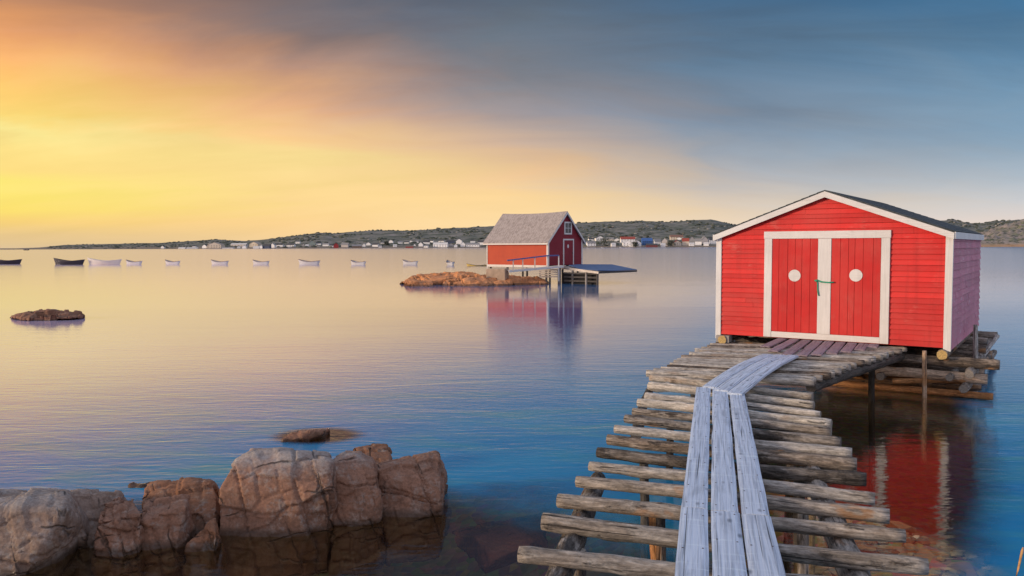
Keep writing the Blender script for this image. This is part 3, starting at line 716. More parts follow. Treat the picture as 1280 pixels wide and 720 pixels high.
def build_dories():
    protos = {'black': make_dory(HBLK, GUND, GUND), 'cream': make_dory(HCRM, HCRM, HOAR), 'white': make_dory(HWHT, GUNB, HOAR)}
    used = set()
    # u0, u1, waterline v, yaw (deg), colour, label
    D_ = [(-15, 28.5, 330.2, 4, 'black', 'black dory cut off by the left edge, first of the moored line'),
     (69, 103.5, 330.8, -6, 'black', 'whole black dory with raised bow, second of the moored line'),
     (113.4, 147.8, 330.6, 5, 'cream', 'long cream dory with upswept stern next to the two black ones'),
     (156, 178.5, 330.6, -26, 'white', 'small white dory just after the long cream one, fourth of the moored line'),
     (205, 226, 330.4, -30, 'white', 'white dory, fifth of the moored line, above the gap after the cream one'),
     (263, 286, 330.6, -27, 'white', 'white dory below the large cream fish plant, sixth of the moored line'),
     (315, 337, 330.6, -30, 'white', 'white dory with dark gunwale, seventh of the moored line'),
     (373.5, 399, 330.6, -22, 'white', 'white dory below the green gabled house, eighth of the moored line'),
     (438.7, 456.4, 331.2, -42, 'white', 'white dory angled away below the brown shore building, ninth of the moored line'),
     (504, 521, 330.6, -44, 'white', 'white dory behind the tip of the ochre rock, tenth of the moored line'),
     (557.5, 568, 331.6, -72, 'white', 'white dory seen end on, last before the gabled red stage')]
    for u0, u1, v, yaw, c, lab in D_:
        a = P((u0+u1)/2, v, 0); p = protos[c]
        o = p if c not in used else copy_tree(p); used.add(c)
        app = (u1-u0)/F*a.y; sc = min(1.05, max(.72, 1.06*app/(4.7*abs(math.cos(R(yaw)))+.75*abs(math.sin(R(yaw))))))
        o.location = (a.x, a.y, 0); o.rotation_euler = (0, 0, R(yaw)); o.scale = (sc,)*3
        tag(o, lab, 'boat', 'dories moored in a line')
    y = make_dory(HYEL, GUND, HOAR); a = P(597, 332.6, 0); y.location = (a.x, a.y, -.28); y.rotation_euler = (0, 0, R(8)); y.scale = (.62, .62, .62)
    tag(y, 'low yellow skiff half hidden behind the gabled red stage', 'boat')
    for u, v, s, lab in ((33, 312.9, 1.3, 'tiny dark boat far out below the left headland'), (754.5, 310.2, 1.25, 'tiny white boat off the far shore nearest the shaded gable'), (777.3, 309.7, 1.15, 'tiny white boat off the far shore below the red-roofed house')):
        o = copy_tree(protos['black' if 'dark' in lab else 'white']); a = P(u, v, 0); D = min(a.y, 1300); a = PD(u, v, D)
        o.location = (a.x, D, 0); k = s*D/1000 if D > 700 else s; o.scale = (k,)*3; o.rotation_euler = (0, 0, R(6))
        if 'group' in o: del o['group']
        tag(o, lab, 'boat')
build_dories()

# ------------------------------------------------------------------ rocks
JOINTS = [(Vector((.93, .28, .22)).normalized(), .85), (Vector((-.30, .88, .36)).normalized(), .8), (Vector((.12, -.34, .93)).normalized(), 1.15)]
def rock(name, pts, material, label, voxel=.03, seed=1, cuts=26, cutmin=.82, amp=.035, freq=2.2, ledge=.0, group=None, cat='rock'):
    """rock from the convex hull of its corner points, split by fracture planes and roughened"""
    rnd = random.Random(seed)
    bm = bmesh.new()
    for q in pts: bm.verts.new(Vector(q))
    r = bmesh.ops.convex_hull(bm, input=bm.verts)
    junk = [g for g in set(r['geom_interior']+r['geom_unused']) if isinstance(g, bmesh.types.BMVert)]
    if junk: bmesh.ops.delete(bm, geom=junk, context='VERTS')
    c = sum((v.co for v in bm.verts), Vector())/len(bm.verts)
    base = Vector((c.x, c.y, 0))
    for v in bm.verts: v.co -= base
    c = c-base
    bmesh.ops.recalc_face_normals(bm, faces=bm.faces)
    me = bpy.data.meshes.new(name); bm.to_mesh(me); hv = [v.co.copy() for v in bm.verts]; bm.free()
    o = bpy.data.objects.new(name, me); COL.objects.link(o)
    mo = o.modifiers.new('r', 'REMESH'); mo.mode = 'VOXEL'; mo.voxel_size = voxel; mo.use_smooth_shade = True
    dg = bpy.context.evaluated_depsgraph_get(); dg.update()
    me2 = bpy.data.meshes.new_from_object(o.evaluated_get(dg)); o.modifiers.clear(); o.data = me2; bpy.data.meshes.remove(me)
    me2.name = name
    planes = []
    cutmin = 1-(1-cutmin)*.6
    for k in range(cuts//3):
        n = Vector((rnd.gauss(0, 1), rnd.gauss(0, 1), rnd.gauss(0, .8))).normalized()
        sup = max(n.dot(q-c) for q in hv); planes.append((n, sup*rnd.uniform(cutmin, 1.0)))
    so = Vector((seed*7.3, seed*3.1, seed*1.7))
    size = max((q-c).length for q in hv)
    nrm = [v.normal.copy() for v in me2.vertices]
    for v, n0 in zip(me2.vertices, nrm):
        q = v.co - c
        for n, h in planes:
            d = n.dot(q)-h
            if d > 0: q = q - n*d*.93
        w = q + so
        a = noise.fractal(w*freq, 1.0, 2.0, 5)
        wp = w + Vector((noise.noise(w*3.1), noise.noise(w*3.3+Vector((5, 0, 0))), noise.noise(w*2.9+Vector((0, 9, 0)))))*(.10/freq)
        off = 0.0; cr = 0.0
        for fs_, am in ((freq*.9, 1.0), (freq*2.6, .40)):
            idx = []; near = 1.0
            for n_, sp_ in JOINTS:
                u_ = wp.dot(n_)*fs_*sp_ + .10*noise.noise(w*freq*1.3+n_*7); k_ = math.floor(u_); idx.append(k_)
                f_ = u_-k_; f_ = min(f_, 1-f_)/(fs_*sp_)
                if noise.cell(Vector((k_*3.7+.5, n_.x*11+.5, fs_))) > .0: near = min(near, f_*freq)
            hs = noise.cell_vector(Vector((idx[0]+.5, idx[1]+.5, idx[2]+.5+fs_*13)))
            off += am*((hs.x-.5)*2.5 + 1.1*(hs.y-.5)*noise.noise(w*freq*.8+Vector((idx[0], idx[1], 0))))
            if near < .055 and hs.z > .30: cr += am*1.3*(1-near/.055)
        fine = noise.fractal(w*freq*6, 1.0, 2.0, 4)
        q = q + n0*(amp*(.12*a + 1.0*off - .8*cr + .16*fine))
        v.co = q + c
    for p in me2.polygons: p.use_smooth = True
    me2.materials.clear(); me2.materials.append(material)
    o.location = base
    return tag(o, label, cat, group)

def blk(front_bottom, front_top, depth, back_drop=.05, zb=-.5, lean=(0, 0), toplean=0):
    """corner points of a shore block: front_bottom pixels lie on the water, front_top = (u, v, setback) above them"""
    pts = []
    for u, v in front_bottom:
        q = P(u, v, 0); pts += [Vector((q.x, q.y-.03, zb)), q + Vector((0, depth, zb))]
    D0 = sum(P(u, v, 0).y for u, v in front_bottom)/len(front_bottom)
    for u, v, sb in front_top:
        q = PD(u, v, D0+sb); pts.append(q)
    return pts
G = 'blocks of the shore outcrop'
rock('rock', blk([(-90, 735), (-20, 733), (62, 702), (84, 690)], [(-60, 632, .1), (30, 634, .12), (80, 640, .12), (-70, 607, .75), (40, 612, .8), (84, 618, .75), (84, 622, .3)], 1.0), ROCKG, 'tall grey block at the left end of the shore outcrop', .017, 1, 20, .86, .035, 2.4, group=G)
rock('rock', blk([(86, 690), (118, 692), (150, 684)], [(84, 640, .12), (88, 619, .25), (150, 616, .5), (130, 615, .85), (90, 613, .8)], .9), ROCKG, 'recessed square grey block right after the tall left end block', .015, 2, 16, .85, .03, 2.6, group=G)
rock('rock', blk([(106, 698), (140, 700), (177, 693)], [(122, 650, .08), (128, 628, .3), (168, 624, .35), (177, 645, .12), (150, 622, .5)], .5), ROCK, 'crumpled pyramid shaped brown block in front of the recessed grey one', .013, 3, 26, .78, .045, 3.6, group=G)
rock('rock', blk([(178, 693), (205, 692), (234, 680)], [(172, 655, .05), (200, 642, .08), (232, 632, .15), (176, 628, .5), (222, 618, .6), (236, 622, .5), (180, 618, .9)], .8), ROCK, 'slanted flat topped brown block between the pyramid block and yellowish slab', .014, 4, 18, .82, .035, 2.6, group=G)
rock('rock', blk([(180, 672), (232, 678), (273, 665)], [(176, 618, .45), (200, 606, .5), (236, 602, .55), (270, 606, .5), (272, 640, .15), (234, 640, .1), (190, 602, 1.1), (262, 600, 1.1)], 1.1, zb=-.5), ROCKR, 'low yellowish brown slab tucked against the biggest boulder', .016, 5, 20, .84, .035, 2.4, group=G)
rock('rock', [PD(150, 626, 9.7)-Vector((0, 0, .5)), PD(205, 626, 9.7)-Vector((0, 0, .5))] + [PD(148, 612, 9.8), PD(165, 604, 9.9), PD(196, 602.5, 10), PD(212, 608, 9.6), PD(150, 626, 10.3)-Vector((0, 0, .5)), PD(205, 626, 10.3)-Vector((0, 0, .5))], ROCKR, 'orange rusty ridge of stone at the back of the outcrop', .03, 6, 14, .85, .03, 2.6, group=G)
rock('rock', blk([(229, 692), (252, 694), (271, 684)], [(232, 681, .02), (262, 650, .15), (270, 646, .25), (272, 668, .05)], .4), ROCKR, 'small triangular wedge of rock at the foot of the biggest boulder', .016, 7, 12, .85, .02, 3.4, group=G)
rock('rock', blk([(270, 672), (300, 674), (350, 670), (412, 661)], [(272, 640, .03), (274, 612, .08), (292, 582, .18), (318, 570, .30), (350, 566, .38), (400, 572, .3), (413, 574, .3), (412, 620, .06), (315, 563, .8), (350, 560.5, .9), (405, 565, .85)], 1.2), ROCK, 'biggest boulder of the outcrop, broad and rounded with a grey top', .016, 8, 26, .90, .030, 2.2, group=G)
rock('rock', blk([(412, 662), (440, 660), (476, 650)], [(413, 590, .12), (416, 574, .25), (440, 571, .3), (465, 580, .3), (468, 612, .12), (475, 626, .04), (430, 566, .8), (462, 570, .8)], 1.1), ROCK, 'narrow boulder split from the biggest one by a dark crack', .015, 9, 24, .86, .035, 2.8, group=G)
rock('rock', [P(436, 606, 0), P(488, 604, 0), P(436, 606, 0)+Vector((0, .7, 0)), P(488, 604, 0)+Vector((0, .7, 0)), PD(437, 575, 10.3), PD(438, 561, 10.7), PD(462, 556.5, 10.9), PD(484, 557, 10.8), PD(488, 572, 10.4), PD(470, 578, 10.3)], ROCKR, 'small pinkish boulder at the back beside the iron spike', .016, 10, 20, .85, .03, 2.6, group=G)
rock('rock', blk([(484, 650), (520, 646), (549, 640)], [(477, 618, .1), (468, 590, .18), (469, 584, .3), (505, 576, .42), (548, 569, .5), (551, 600, .15), (552, 622, .05), (478, 582, .8), (545, 566, .9), (558, 595, .9)], 1.1), ROCK, 'separate cube shaped boulder at the right end of the outcrop', .015, 11, 18, .88, .032, 2.4, group=G)
rock('rock', blk([(500, 646), (530, 646), (548, 641)], [(500, 640, .0), (528, 617, .06), (546, 622, .08)], .3), ROCKR, 'rusty wedge leaning at the foot of the right end boulder', .012, 12, 10, .88, .018, 3.2, group=G)
rock('rock', [P(236, 690, -.1)+Vector(q) for q in ((0, 0, 0), (.16, -.02, 0), (.14, .12, 0), (0, .12, 0), (.03, .03, .13), (.12, .05, .15))], ROCKR, 'orange stone the size of a loaf at the waterline below the wedge', .012, 13, 10, .82, .012, 5, group=G)
q0 = P(380, 545, 0)
rock('rock', [P(352, 551, 0)+Vector((0, 0, -.2)), P(352, 548, .06), P(365, 541, .12), P(395, 539, .14), P(412, 536, .08), P(413, 541, 0)+Vector((0, 0, -.2)), P(375, 551, 0)+Vector((0, 0, -.2)), P(370, 549, .04), P(400, 535, 0)+Vector((0, .2, -.2)), P(355, 545, 0)+Vector((0, .3, -.2))], ROCKW, 'low wet brown rock barely awash behind the biggest boulder', .02, 14, 10, .85, .02, 3)
rock('rock', [P(334, 547, -.35), P(420, 530, -.3), P(345, 528, -.3), P(404, 548, -.35), P(358, 534, -.015), P(408, 530, -.015), P(375, 541, .0), P(345, 543, -.03)], ROCKG, 'pale slab just under the water behind the low wet rock', .03, 15, 8, .9, .02, 2)
rock('rock', [P(10, 402, -.4), P(100, 400, -.4), P(30, 398, -.4)+Vector((0, 1, 0)), P(95, 396, -.4)+Vector((0, 1, 0)), PD(12, 396, 33.2), PD(30, 391.8, 33.4), PD(52, 391.6, 33.5), PD(80, 392.5, 33.4), PD(98, 393, 33.4), PD(103, 396, 33.2), PD(40, 400, 32.4), PD(85, 398, 32.6), PD(60, 390.8, 33.3)], ROCKW, 'lone flat brown rock out in the calm water below the dories', .035, 16, 20, .80, .10, 1.5)
rock('rock', [P(560, 665, -.9), P(690, 690, -.9), P(600, 720, -.9), P(680, 640, -.9), P(590, 670, -.60), P(640, 655, -.52), P(670, 676, -.55), P(620, 700, -.62)], ROCKU, 'reddish slab lying under water left of the log walkway', .04, 17, 10, .85, .03, 2)

def mound(us, D, zb=-.6):
    pts = []
    for u, v in us:
        pts.append(PD(u, v, D))
    return pts
GF = 'rocks under the gabled red stage'
rock('rock', [P(499, 354, 0)+Vector((0, 0, -.4)), P(540, 357, 0)+Vector((0, 0, -.5)), P(575, 357, 0)+Vector((0, 0, -.5)), PD(499, 352, 63), PD(512, 344.5, 64), PD(535, 342, 65), PD(560, 342.5, 65), PD(585, 344, 64), PD(590, 352, 61.5), P(520, 349, 0)+Vector((0, 3, -.5)), P(580, 349, 0)+Vector((0, 3, -.5))], ROCKF, 'long ochre rock tapering to the left of the gabled stage', .07, 21, 24, .84, .15, .6, group=GF)
rock('rock', [P(552, 357.5, 0)+Vector((0, 0, -.4)), P(610, 358, 0)+Vector((0, 0, -.4)), P(640, 357.5, 0)+Vector((0, 0, -.4)), PD(555, 350, 61), PD(560, 343.5, 63.5), PD(585, 342.5, 64), PD(612, 343.5, 63), PD(635, 345, 62.5), PD(642, 351, 61), P(560, 350, 0)+Vector((0, 2, -.5)), P(640, 350, 0)+Vector((0, 2, -.5))], ROCKF, 'broken ochre rock below the tan concrete block', .07, 22, 28, .82, .17, .7, group=GF)
rock('rock', [P(615, 357.5, 0)+Vector((0, 0, -.4)), P(684, 355.5, 0)+Vector((0, 0, -.4)), PD(622, 347, 62), PD(640, 344.5, 64), PD(662, 344.5, 65), PD(675, 349, 63.5), PD(685, 354, 62), P(640, 350, 0)+Vector((0, 3, -.5)), P(684, 350, 0)+Vector((0, 3, -.5))], ROCKF, 'greyish ochre rock sloping down under the gangway', .07, 23, 24, .84, .14, .7, group=GF)
rock('rock', [P(503, 355.5, 0)+Vector((0, 0, -.3)), P(523, 358.5, 0)+Vector((0, 0, -.3)), P(541, 358.5, 0)+Vector((0, 0, -.3)), PD(505, 353, 60), PD(524, 350, 61), PD(541, 349, 61.5), PD(541, 355, 60), P(525, 352, 0)+Vector((0, 1, -.3))], ROCKF, 'low ochre ledge at the waterline in front of the long tapering rock', .06, 24, 16, .80, .12, .9, group=GF)

sp = MB(); a = PD(463, 584, 9.7); b = PD(462, 560, 9.7)
sp.tube([Vector((0, 0, -.06)), (b-a)*.5, b-a], [.011, .010, .010], 8, 0, None); sp.tube([(b-a)-Vector((0, 0, .012)), (b-a)+Vector((0, 0, .006))], .02, 8, 0, None)
o = sp.build('iron_spike', IRON); o.location = a; tag(o, 'thin rusty iron spike standing in a crack of the outcrop', 'spike')
st = MB(); a = P(1262, 735, 0.1)*1; a = PD(1266, 735, 4.2); b = PD(1279, 684, 4.25)
st.tube([Vector((0, 0, 0)), (b-a)*.45+Vector((.003, 0, 0)), (b-a)*.9, b-a], [.004, .005, .007, .003], 7, 0, None)
st.tube([Vector((0, 0, 0)), (a-a)+Vector((-.05, 0, -.9))], [.004, .006], 7, 0, None)
st.tube([Vector((-.05, 0, -.9)), Vector((-.06, .02, -2.2-max(0, a.z-1.7)))], [.006, .006], 7, 0, None)
o = st.build('grass_stalk', STRAW); o.location = a; tag(o, 'dry straw coloured stalk poking up at the bottom right corner', 'plant')

# ------------------------------------------------------------------ log walkway
def log_obj(name, p, q, r0, r1, material, endm, parent, seed, wobble=.012, n=14, knots=5, rough=.15):
    """one log from p to q (parent space), grown along its own X axis"""
    p, q = Vector(p), Vector(q); L = (q-p).length; rnd = random.Random(seed)
    seg = max(8, int(L/.07)); vs = []; fs = []
    kn = [(rnd.uniform(.05, .95)*L, rnd.uniform(0, 6.28), rnd.uniform(.04, .09), rnd.uniform(.10, .35)) for _ in range(knots)]
    ph = rnd.uniform(0, 6.28)
    for i in range(seg+1):
        x = L*i/seg; s = i/seg
        cy = wobble*math.sin(s*4.2+ph); cz = wobble*.7*math.sin(s*5.1+ph*1.7)
        for k in range(n):
            a = 2*math.pi*k/n; r = r0+(r1-r0)*s
            r *= 1 + rough*noise.noise(Vector((x*2.5+seed*3.3, math.cos(a)*1.2, math.sin(a)*1.2+seed))) + rough*.6*noise.noise(Vector((x*9+seed, math.cos(a)*3, math.sin(a)*3)))
            for kx, ka, kw, kh in kn:
                da = (a-ka+math.pi) % (2*math.pi)-math.pi
                r *= 1 + kh*math.exp(-((x-kx)/kw)**2-(da/.5)**2)
            if i in (0, seg): r *= .93
            vs.append((x, cy+r*math.cos(a), cz+r*math.sin(a)))
    for i in range(seg):
        for k in range(n): fs.append((i*n+k, i*n+(k+1) % n, (i+1)*n+(k+1) % n, (i+1)*n+k))
    mb = MB(); mb.add(vs, fs, 0, True)
    for ring in (list(range(n))[::-1], list(range(seg*n, (seg+1)*n))):
        mb.f.append(ring); mb.m.append(1); mb.sm.append(False); mb.tint.append(.5)
    d = (q-p).normalized(); y = Vector((0, 0, 1)).cross(d).normalized() if abs(d.z) < .95 else Vector((0, 1, 0)); z = d.cross(y).normalized(); y = z.cross(d)
    M = Matrix((d, y, z)).transposed().to_4x4(); M.translation = p
    return mb.build(name, [material, endm], parent, M=M)

WB = Vector((2.2, 8.5, 0))
walk = empty('log_walkway', WB)
tag(walk, 'weathered log walkway topped by three blue grey planks leading to the near red shed', 'walkway')
ZL = .875
LOGS = [ # left pixel, right pixel, radius, material
 ((648, 696), (1185, 741), .052, LOGG), ((678, 655), (1159, 708), .062, LOGG), ((698, 626), (1132, 671), .054, LOGB),
 ((721, 601), (1112, 645), .055, LOGB), ((737, 582), (1094, 623), .052, LOGG), ((746, 567), (1083, 600), .058, LOGK),
 ((759, 549.5), (1071, 582), .062, LOGB), ((769, 537), (1065, 567), .054, LOGG), ((782, 524), (1051, 554.5), .056, LOGK),
 ((791, 513.5), (1039, 540.5), .054, LOGG), ((798, 503.5), (1039, 530), .060, LOGP), ((807, 494.5), (1026, 518.5), .050, LOGG),
 ((811, 483), (1018, 505.5), .060, LOGP), ((813, 473), (1016, 495), .056, LOGP)]
for i, (l, r, rad, mt_) in enumerate(LOGS):
    dz = random.uniform(-.012, .008) if i else 0
    a = P(l[0], l[1], ZL+dz); b = P(r[0], r[1], ZL+dz); s = random.choice((1.1, .92))
    rad *= 1.02; log_obj('log', a-WB, b-WB, rad*s, rad*(2-s), mt_, ENDG if mt_ is not LOGK else ENDK, walk, 20+i, .016, knots=7)
nA = 17
for i in range(nA):
    s = i/(nA-1)
    lu, lv = 815+(886-815)*s**.9, 467+(432.5-467)*s
    ru, rv = 1016+(1133-1016)*s**1.05, 479+(437-479)*s**.93
    lu += random.uniform(-7, 5); ru += random.uniform(-3, 3)
    mt_ = [LOGP, LOGG, LOGP, LOGB, LOGP, LOGG][i % 6]
    a = P(lu, lv, ZL+.0); b = P(ru, rv, ZL+.0); rad = random.uniform(.056, .07)
    log_obj('log', a-WB, b-WB, rad*1.05, rad*.97, mt_, ENDK, walk, 60+i, .008, knots=3, rough=.07)
# stringers under the logs
SZ = ZL-.055-.085
def px(u, v, z=SZ): return P(u, v, z)
wd = (P(868, 485, .97)-P(851, 720, .97)).normalized()
for (u, v, rad, mt_, L, sd_) in ((690, 735, .105, LOGK, 2.6, 1), (1085, 740, .11, LOGK, 3.6, 2), (868, 716, .06, LOGD, 6.0, 3), (792, 545, .07, LOGD, 3.2, 4), (985, 560, .07, LOGD, 2.6, 5)):
    a = px(u, v); a2 = a - wd*(2.2 if v > 700 else 0); b = a + wd*L
    log_obj('stringer', a2-WB, b-WB, rad, rad*.8, mt_, ENDK, walk, 100+sd_, .03, 16, 9, .14)
a = px(824, 474, SZ+.02); b = px(890, 438, SZ+.02); log_obj('stringer', a-WB, b-WB, .075, .075, LOGD, ENDK, walk, 105)
a = P(1014, 485, .74); b = P(1140, 440, .74); log_obj('stringer', a-WB, b-WB, .085, .08, LOGD, ENDK, walk, 106, .01)
a = P(950, 470, .74); b = P(1040, 440, .74); log_obj('stringer', a-WB, b-WB, .075, .08, LOGD, ENDK, walk, 107, .01)
k = 0
for (u, v, rad, mt_) in ((818, 640, .05, LOGO), (826, 640, .045, LOGK), (1000, 600, .055, LOGK), (1003, 640, .05, LOGB), (806, 580, .05, LOGD), (1018, 545, .05, LOGB), (838, 520, .05, LOGD), (990, 520, .06, LOGK), (1012, 492, .07, LOGG), (868, 462, .06, LOGD), (1090, 452, .06, LOGD), (722, 690, .06, LOGK), (1062, 700, .06, LOGK)):
    q = P(u, v, SZ+.02); k += 1
    log_obj('post', Vector((q.x+random.uniform(-.06, .06), q.y, bed_z(q.x, q.y)-.1))-WB, q-WB+Vector((0, 0, .02)), rad, rad*.95, mt_, ENDG, walk, 130+k, .015, 12, 3)

def plank_obj(name, pa, pb, w, th, parent, material, seed, side, arch=0.0, taper=0.0, z=.97, twist=0.0):
    """plank with top edge centre from pa to pb"""
    rnd = random.Random(seed); pa, pb = Vector(pa), Vector(pb); L = (pb-pa).length; n = max(6, int(L/.16)); m_ = 7
    d = (pb-pa).normalized(); y = Vector((0, 0, 1)).cross(d).normalized(); zv = d.cross(y)
    top = []; bot = []
    for i in range(n+1):
        x = L*i/n; s = i/n; hz = arch*math.sin(math.pi*s)
        for j in range(m_):
            e = (j/(m_-1)-.5); yy = e*(w+taper*(s-.5)) + (.006*noise.noise(Vector((x*1.6, seed*3.7+(1 if e > 0 else 5), 0))) if abs(e) == .5 else 0)
            cup = -.002*(e*2)**2 + .0015*noise.noise(Vector((x*1.2, yy*5, seed)))
            if abs(e) == .5: cup -= .004
            xx = x + (rnd.uniform(-.006, .006) if i in (0, n) else 0)
            top.append((xx, yy, hz+cup+twist*s*e)); bot.append((xx, yy*.99, hz+cup-th+twist*s*e))
    mb = MB(); o = len(top); q = lambda i, j: i*m_+j
    fs = [(q(i, j), q(i+1, j), q(i+1, j+1), q(i, j+1)) for i in range(n) for j in range(m_-1)]
    fb = [tuple(o+k for k in f[::-1]) for f in fs]
    fe = [(q(i, 0), o+q(i, 0), o+q(i+1, 0), q(i+1, 0)) for i in range(n)] + [(q(i, m_-1), q(i+1, m_-1), o+q(i+1, m_-1), o+q(i, m_-1)) for i in range(n)]
    fe += [(q(0, j), q(0, j+1), o+q(0, j+1), o+q(0, j)) for j in range(m_-1)] + [(q(n, j), o+q(n, j), o+q(n, j+1), q(n, j+1)) for j in range(m_-1)]
    mb.add(top+bot, fs+fb+fe, 0, False)
    kx = .12
    while kx < L-.05:
        for yy in (-w*.32, w*.32):
            xx = kx+rnd.uniform(-.02, .02); zz = arch*math.sin(math.pi*xx/L)-.001; mb.box((xx-.006, yy-.006, zz), (xx+.006, yy+.006, zz+.0025), 1)
        kx += rnd.uniform(.42, .75)
    M = Matrix((d, y, zv)).transposed().to_4x4(); M.translation = pa
    return mb.build(name, [material, IRON], parent, bevel=.003, M=M)
def planks(line, ofs):
    return [line + Vector((wd.y, -wd.x, 0))*o_ for o_ in ofs]
wr = Vector((wd.y, -wd.x, 0)).normalized()
j0 = P(906, 637, .972); e0 = P(900, 485.5, .972); s0 = j0 - wd*3.2
OF = (-.228, 0, .226)
for i, o_ in enumerate(OF):
    jj = j0 + wr*o_ + wd*(.0, -.03, -.06)[i]
    ee = e0 + wr*o_
    plank_obj('plank', s0+wr*o_-WB, jj-wd*.006-WB, .205+.006*i, .038, walk, PLANK, 200+i, 0, 0, -.004)
    plank_obj('plank', jj+wd*.006-WB, ee-WB+wd*(.05, .0, -.05)[i], (.20, .205, .20)[i], .038, walk, PLANK, 210+i, 0, 0, .0)
cs = P(901, 487.5, .995); ce = P(975, 443.5, .995); cdv = (ce-cs).normalized(); cr = Vector((cdv.y, -cdv.x, 0))
for i, o_ in enumerate((-.215, 0, .215)):
    plank_obj('plank', cs+cr*o_*1.02+cdv*(.34-.30*i if i < 2 else -.22)*.6-WB, ce+cr*o_*.98+cdv*(0, .05, .1)[i]-WB, .20, .036, walk, PLANK, 220+i, 0, .055, 0)
TB = [(981, 421.3), (996, 422.2), (1010, 423.2), (1024, 424.2), (1038, 425.2), (1052, 426.3), (1066, 427.4), (1080, 428.5), (1093, 429.6)]
BB = [(956, 432.5), (966, 438), (983, 442.5), (1002, 443.5), (1020, 442.6), (1039, 441.0), (1057, 439.0), (1074, 436.6), (1090, 433)]
for i, (a_, b_) in enumerate(zip(TB, BB)):
    a = P(*a_, .968); b = P(*b_, .968)
    plank_obj('ramp_board', b-WB, a-WB, .19, .028, walk, RAMPW, 240+i, 0, 0, 0)

# ------------------------------------------------------------------ near red shed
YAW = R(35.0)
SB = P(1179, 435, .97); SB = Vector((SB.x, SB.y, 0))
shed = empty('fishing_shed', SB, -YAW)
tag(shed, 'bright red clapboard shed with white trimmed double doors at the end of the log walkway', 'shed')
W_, L_ = 4.50, 6.0; ZB = .97; ZE = 3.20; SL = .372; XA = -W_/2; ZA = ZE + SL*W_/2
def roofz(x): return ZA - SL*abs(x-XA)
def siding(mb, x0, x1, zb, topf, course, rnd, zmax, joints=(0, 2), proud=.03):
    """lapped boards in the plane y=0 facing -Y, cut to the outline topf(x)"""
    z = zb
    while z < zmax:
        h = course*rnd.uniform(.9, 1.1); z1 = z+h
        cuts = sorted([x0, x1] + [rnd.uniform(x0+.5, x1-.5) for _ in range(rnd.randint(*joints))])
        for a, b in zip(cuts, cuts[1:]):
            mb._t = rnd.random(); dz = rnd.uniform(-.004, .004); pr = proud*rnd.uniform(.8, 1.25)
            def clip(zz):      # x-range of the outline at height zz within a..b
                lo, hi = a, b
                if topf is not None:
                    half = (ZA-zz)/SL
                    lo, hi = max(a, XA-half), min(b, XA+half)
                return lo, hi
            lo0, hi0 = clip(z+dz); lo1, hi1 = clip(min(z1+dz, zmax))
            if hi0-lo0 < .01: continue
            if hi1 < lo1: lo1 = hi1 = (max(lo0, min(hi0, XA)))
            g = .0015
            gp = .007
            vs = [(lo0+g, -pr, z+dz+gp), (hi0-g, -pr, z+dz+gp), (hi1-g, -.008, min(z1+.003+dz, zmax)), (lo1+g, -.008, min(z1+.003+dz, zmax)), (lo0+g, 0, z+dz+gp), (hi0-g, 0, z+dz+gp)]
            mb.add(vs, [(0, 1, 2, 3), (4, 5, 1, 0), (0, 3, 4), (1, 5, 2)])
        z = z1
rnd = random.Random(5)
fr = MB(); siding(fr, -W_, 0, ZB, roofz, .107, rnd, ZA-.01, (0, 2))
fr._t = .4; fr.prism([(-W_, .004, ZB), (0, .004, ZB), (0, .004, ZE-.01), (XA, .004, ZA-.02), (-W_, .004, ZE-.01)], (0, .08, 0))
fr.build('front_wall', RED, shed)
def plane_wall(name, material, M, width, zb, zt, course, seed):
    mb = MB(); r_ = random.Random(seed); siding(mb, 0, width, zb, None, course, r_, zt, (0, 2), .032)
    mb._t = .4; mb.box((0, .004, zb), (width, .06, zt))
    mb.v = [tuple(M @ Vector(q)) for q in mb.v]
    return mb.build(name, material, shed)
MR = Matrix.Translation((.10, .04, 0)) @ Matrix.Rotation(R(90), 4, 'Z')      # right wall: out = +X
tag(plane_wall('side_wall', MAUVE, MR, L_-.04, ZB-.05, ZE-.03, .145, 8), 'mauve clapboard side wall')
ML = Matrix.Translation((-W_-.10, L_, 0)) @ Matrix.Rotation(R(-90), 4, 'Z')
plane_wall('side_wall', RED, ML, L_-.04, ZB-.05, ZE-.03, .13, 9)
bw = MB(); bw.prism([(-W_-.08, L_, ZB), (.08, L_, ZB), (.08, L_, ZE-.01), (XA, L_, ZA-.02), (-W_-.08, L_, ZE-.01)], (0, .06, 0)); bw.build('back_wall', RED, shed)
# roof
OX, OY = .155, .12
for sgn, nm in ((1, 'roof'), (-1, 'roof')):
    rb = MB(); x1 = XA + sgn*(W_/2+OX)
    z1 = ZA - SL*(W_/2+OX)
    nrm = Vector((sgn*SL, 0, 1)).normalized()*.05
    prj = [(XA, -OY, ZA+.06), (x1, -OY, z1+.06), (x1, L_+OY, z1+.06), (XA, L_+OY, ZA+.06)]
    rb.prism(prj, (0, 0, .05))
    # a touch of sag and courses of shingles
    nrow = 15
    for k in range(nrow):
        s0_, s1_ = k/nrow, (k+1)/nrow
        xa, za = XA+(x1-XA)*s0_, ZA+(z1-ZA)*s0_; xb, zb_ = XA+(x1-XA)*s1_, ZA+(z1-ZA)*s1_
        rb._t = random.random()
        rb.prism([(xa, -OY-.01, za+.112), (xb, -OY-.01, zb_+.120), (xb, L_+OY+.01, zb_+.120), (xa, L_+OY+.01, za+.112)], (0, 0, .008))
    rb.build(nm, ASPHALT, shed)
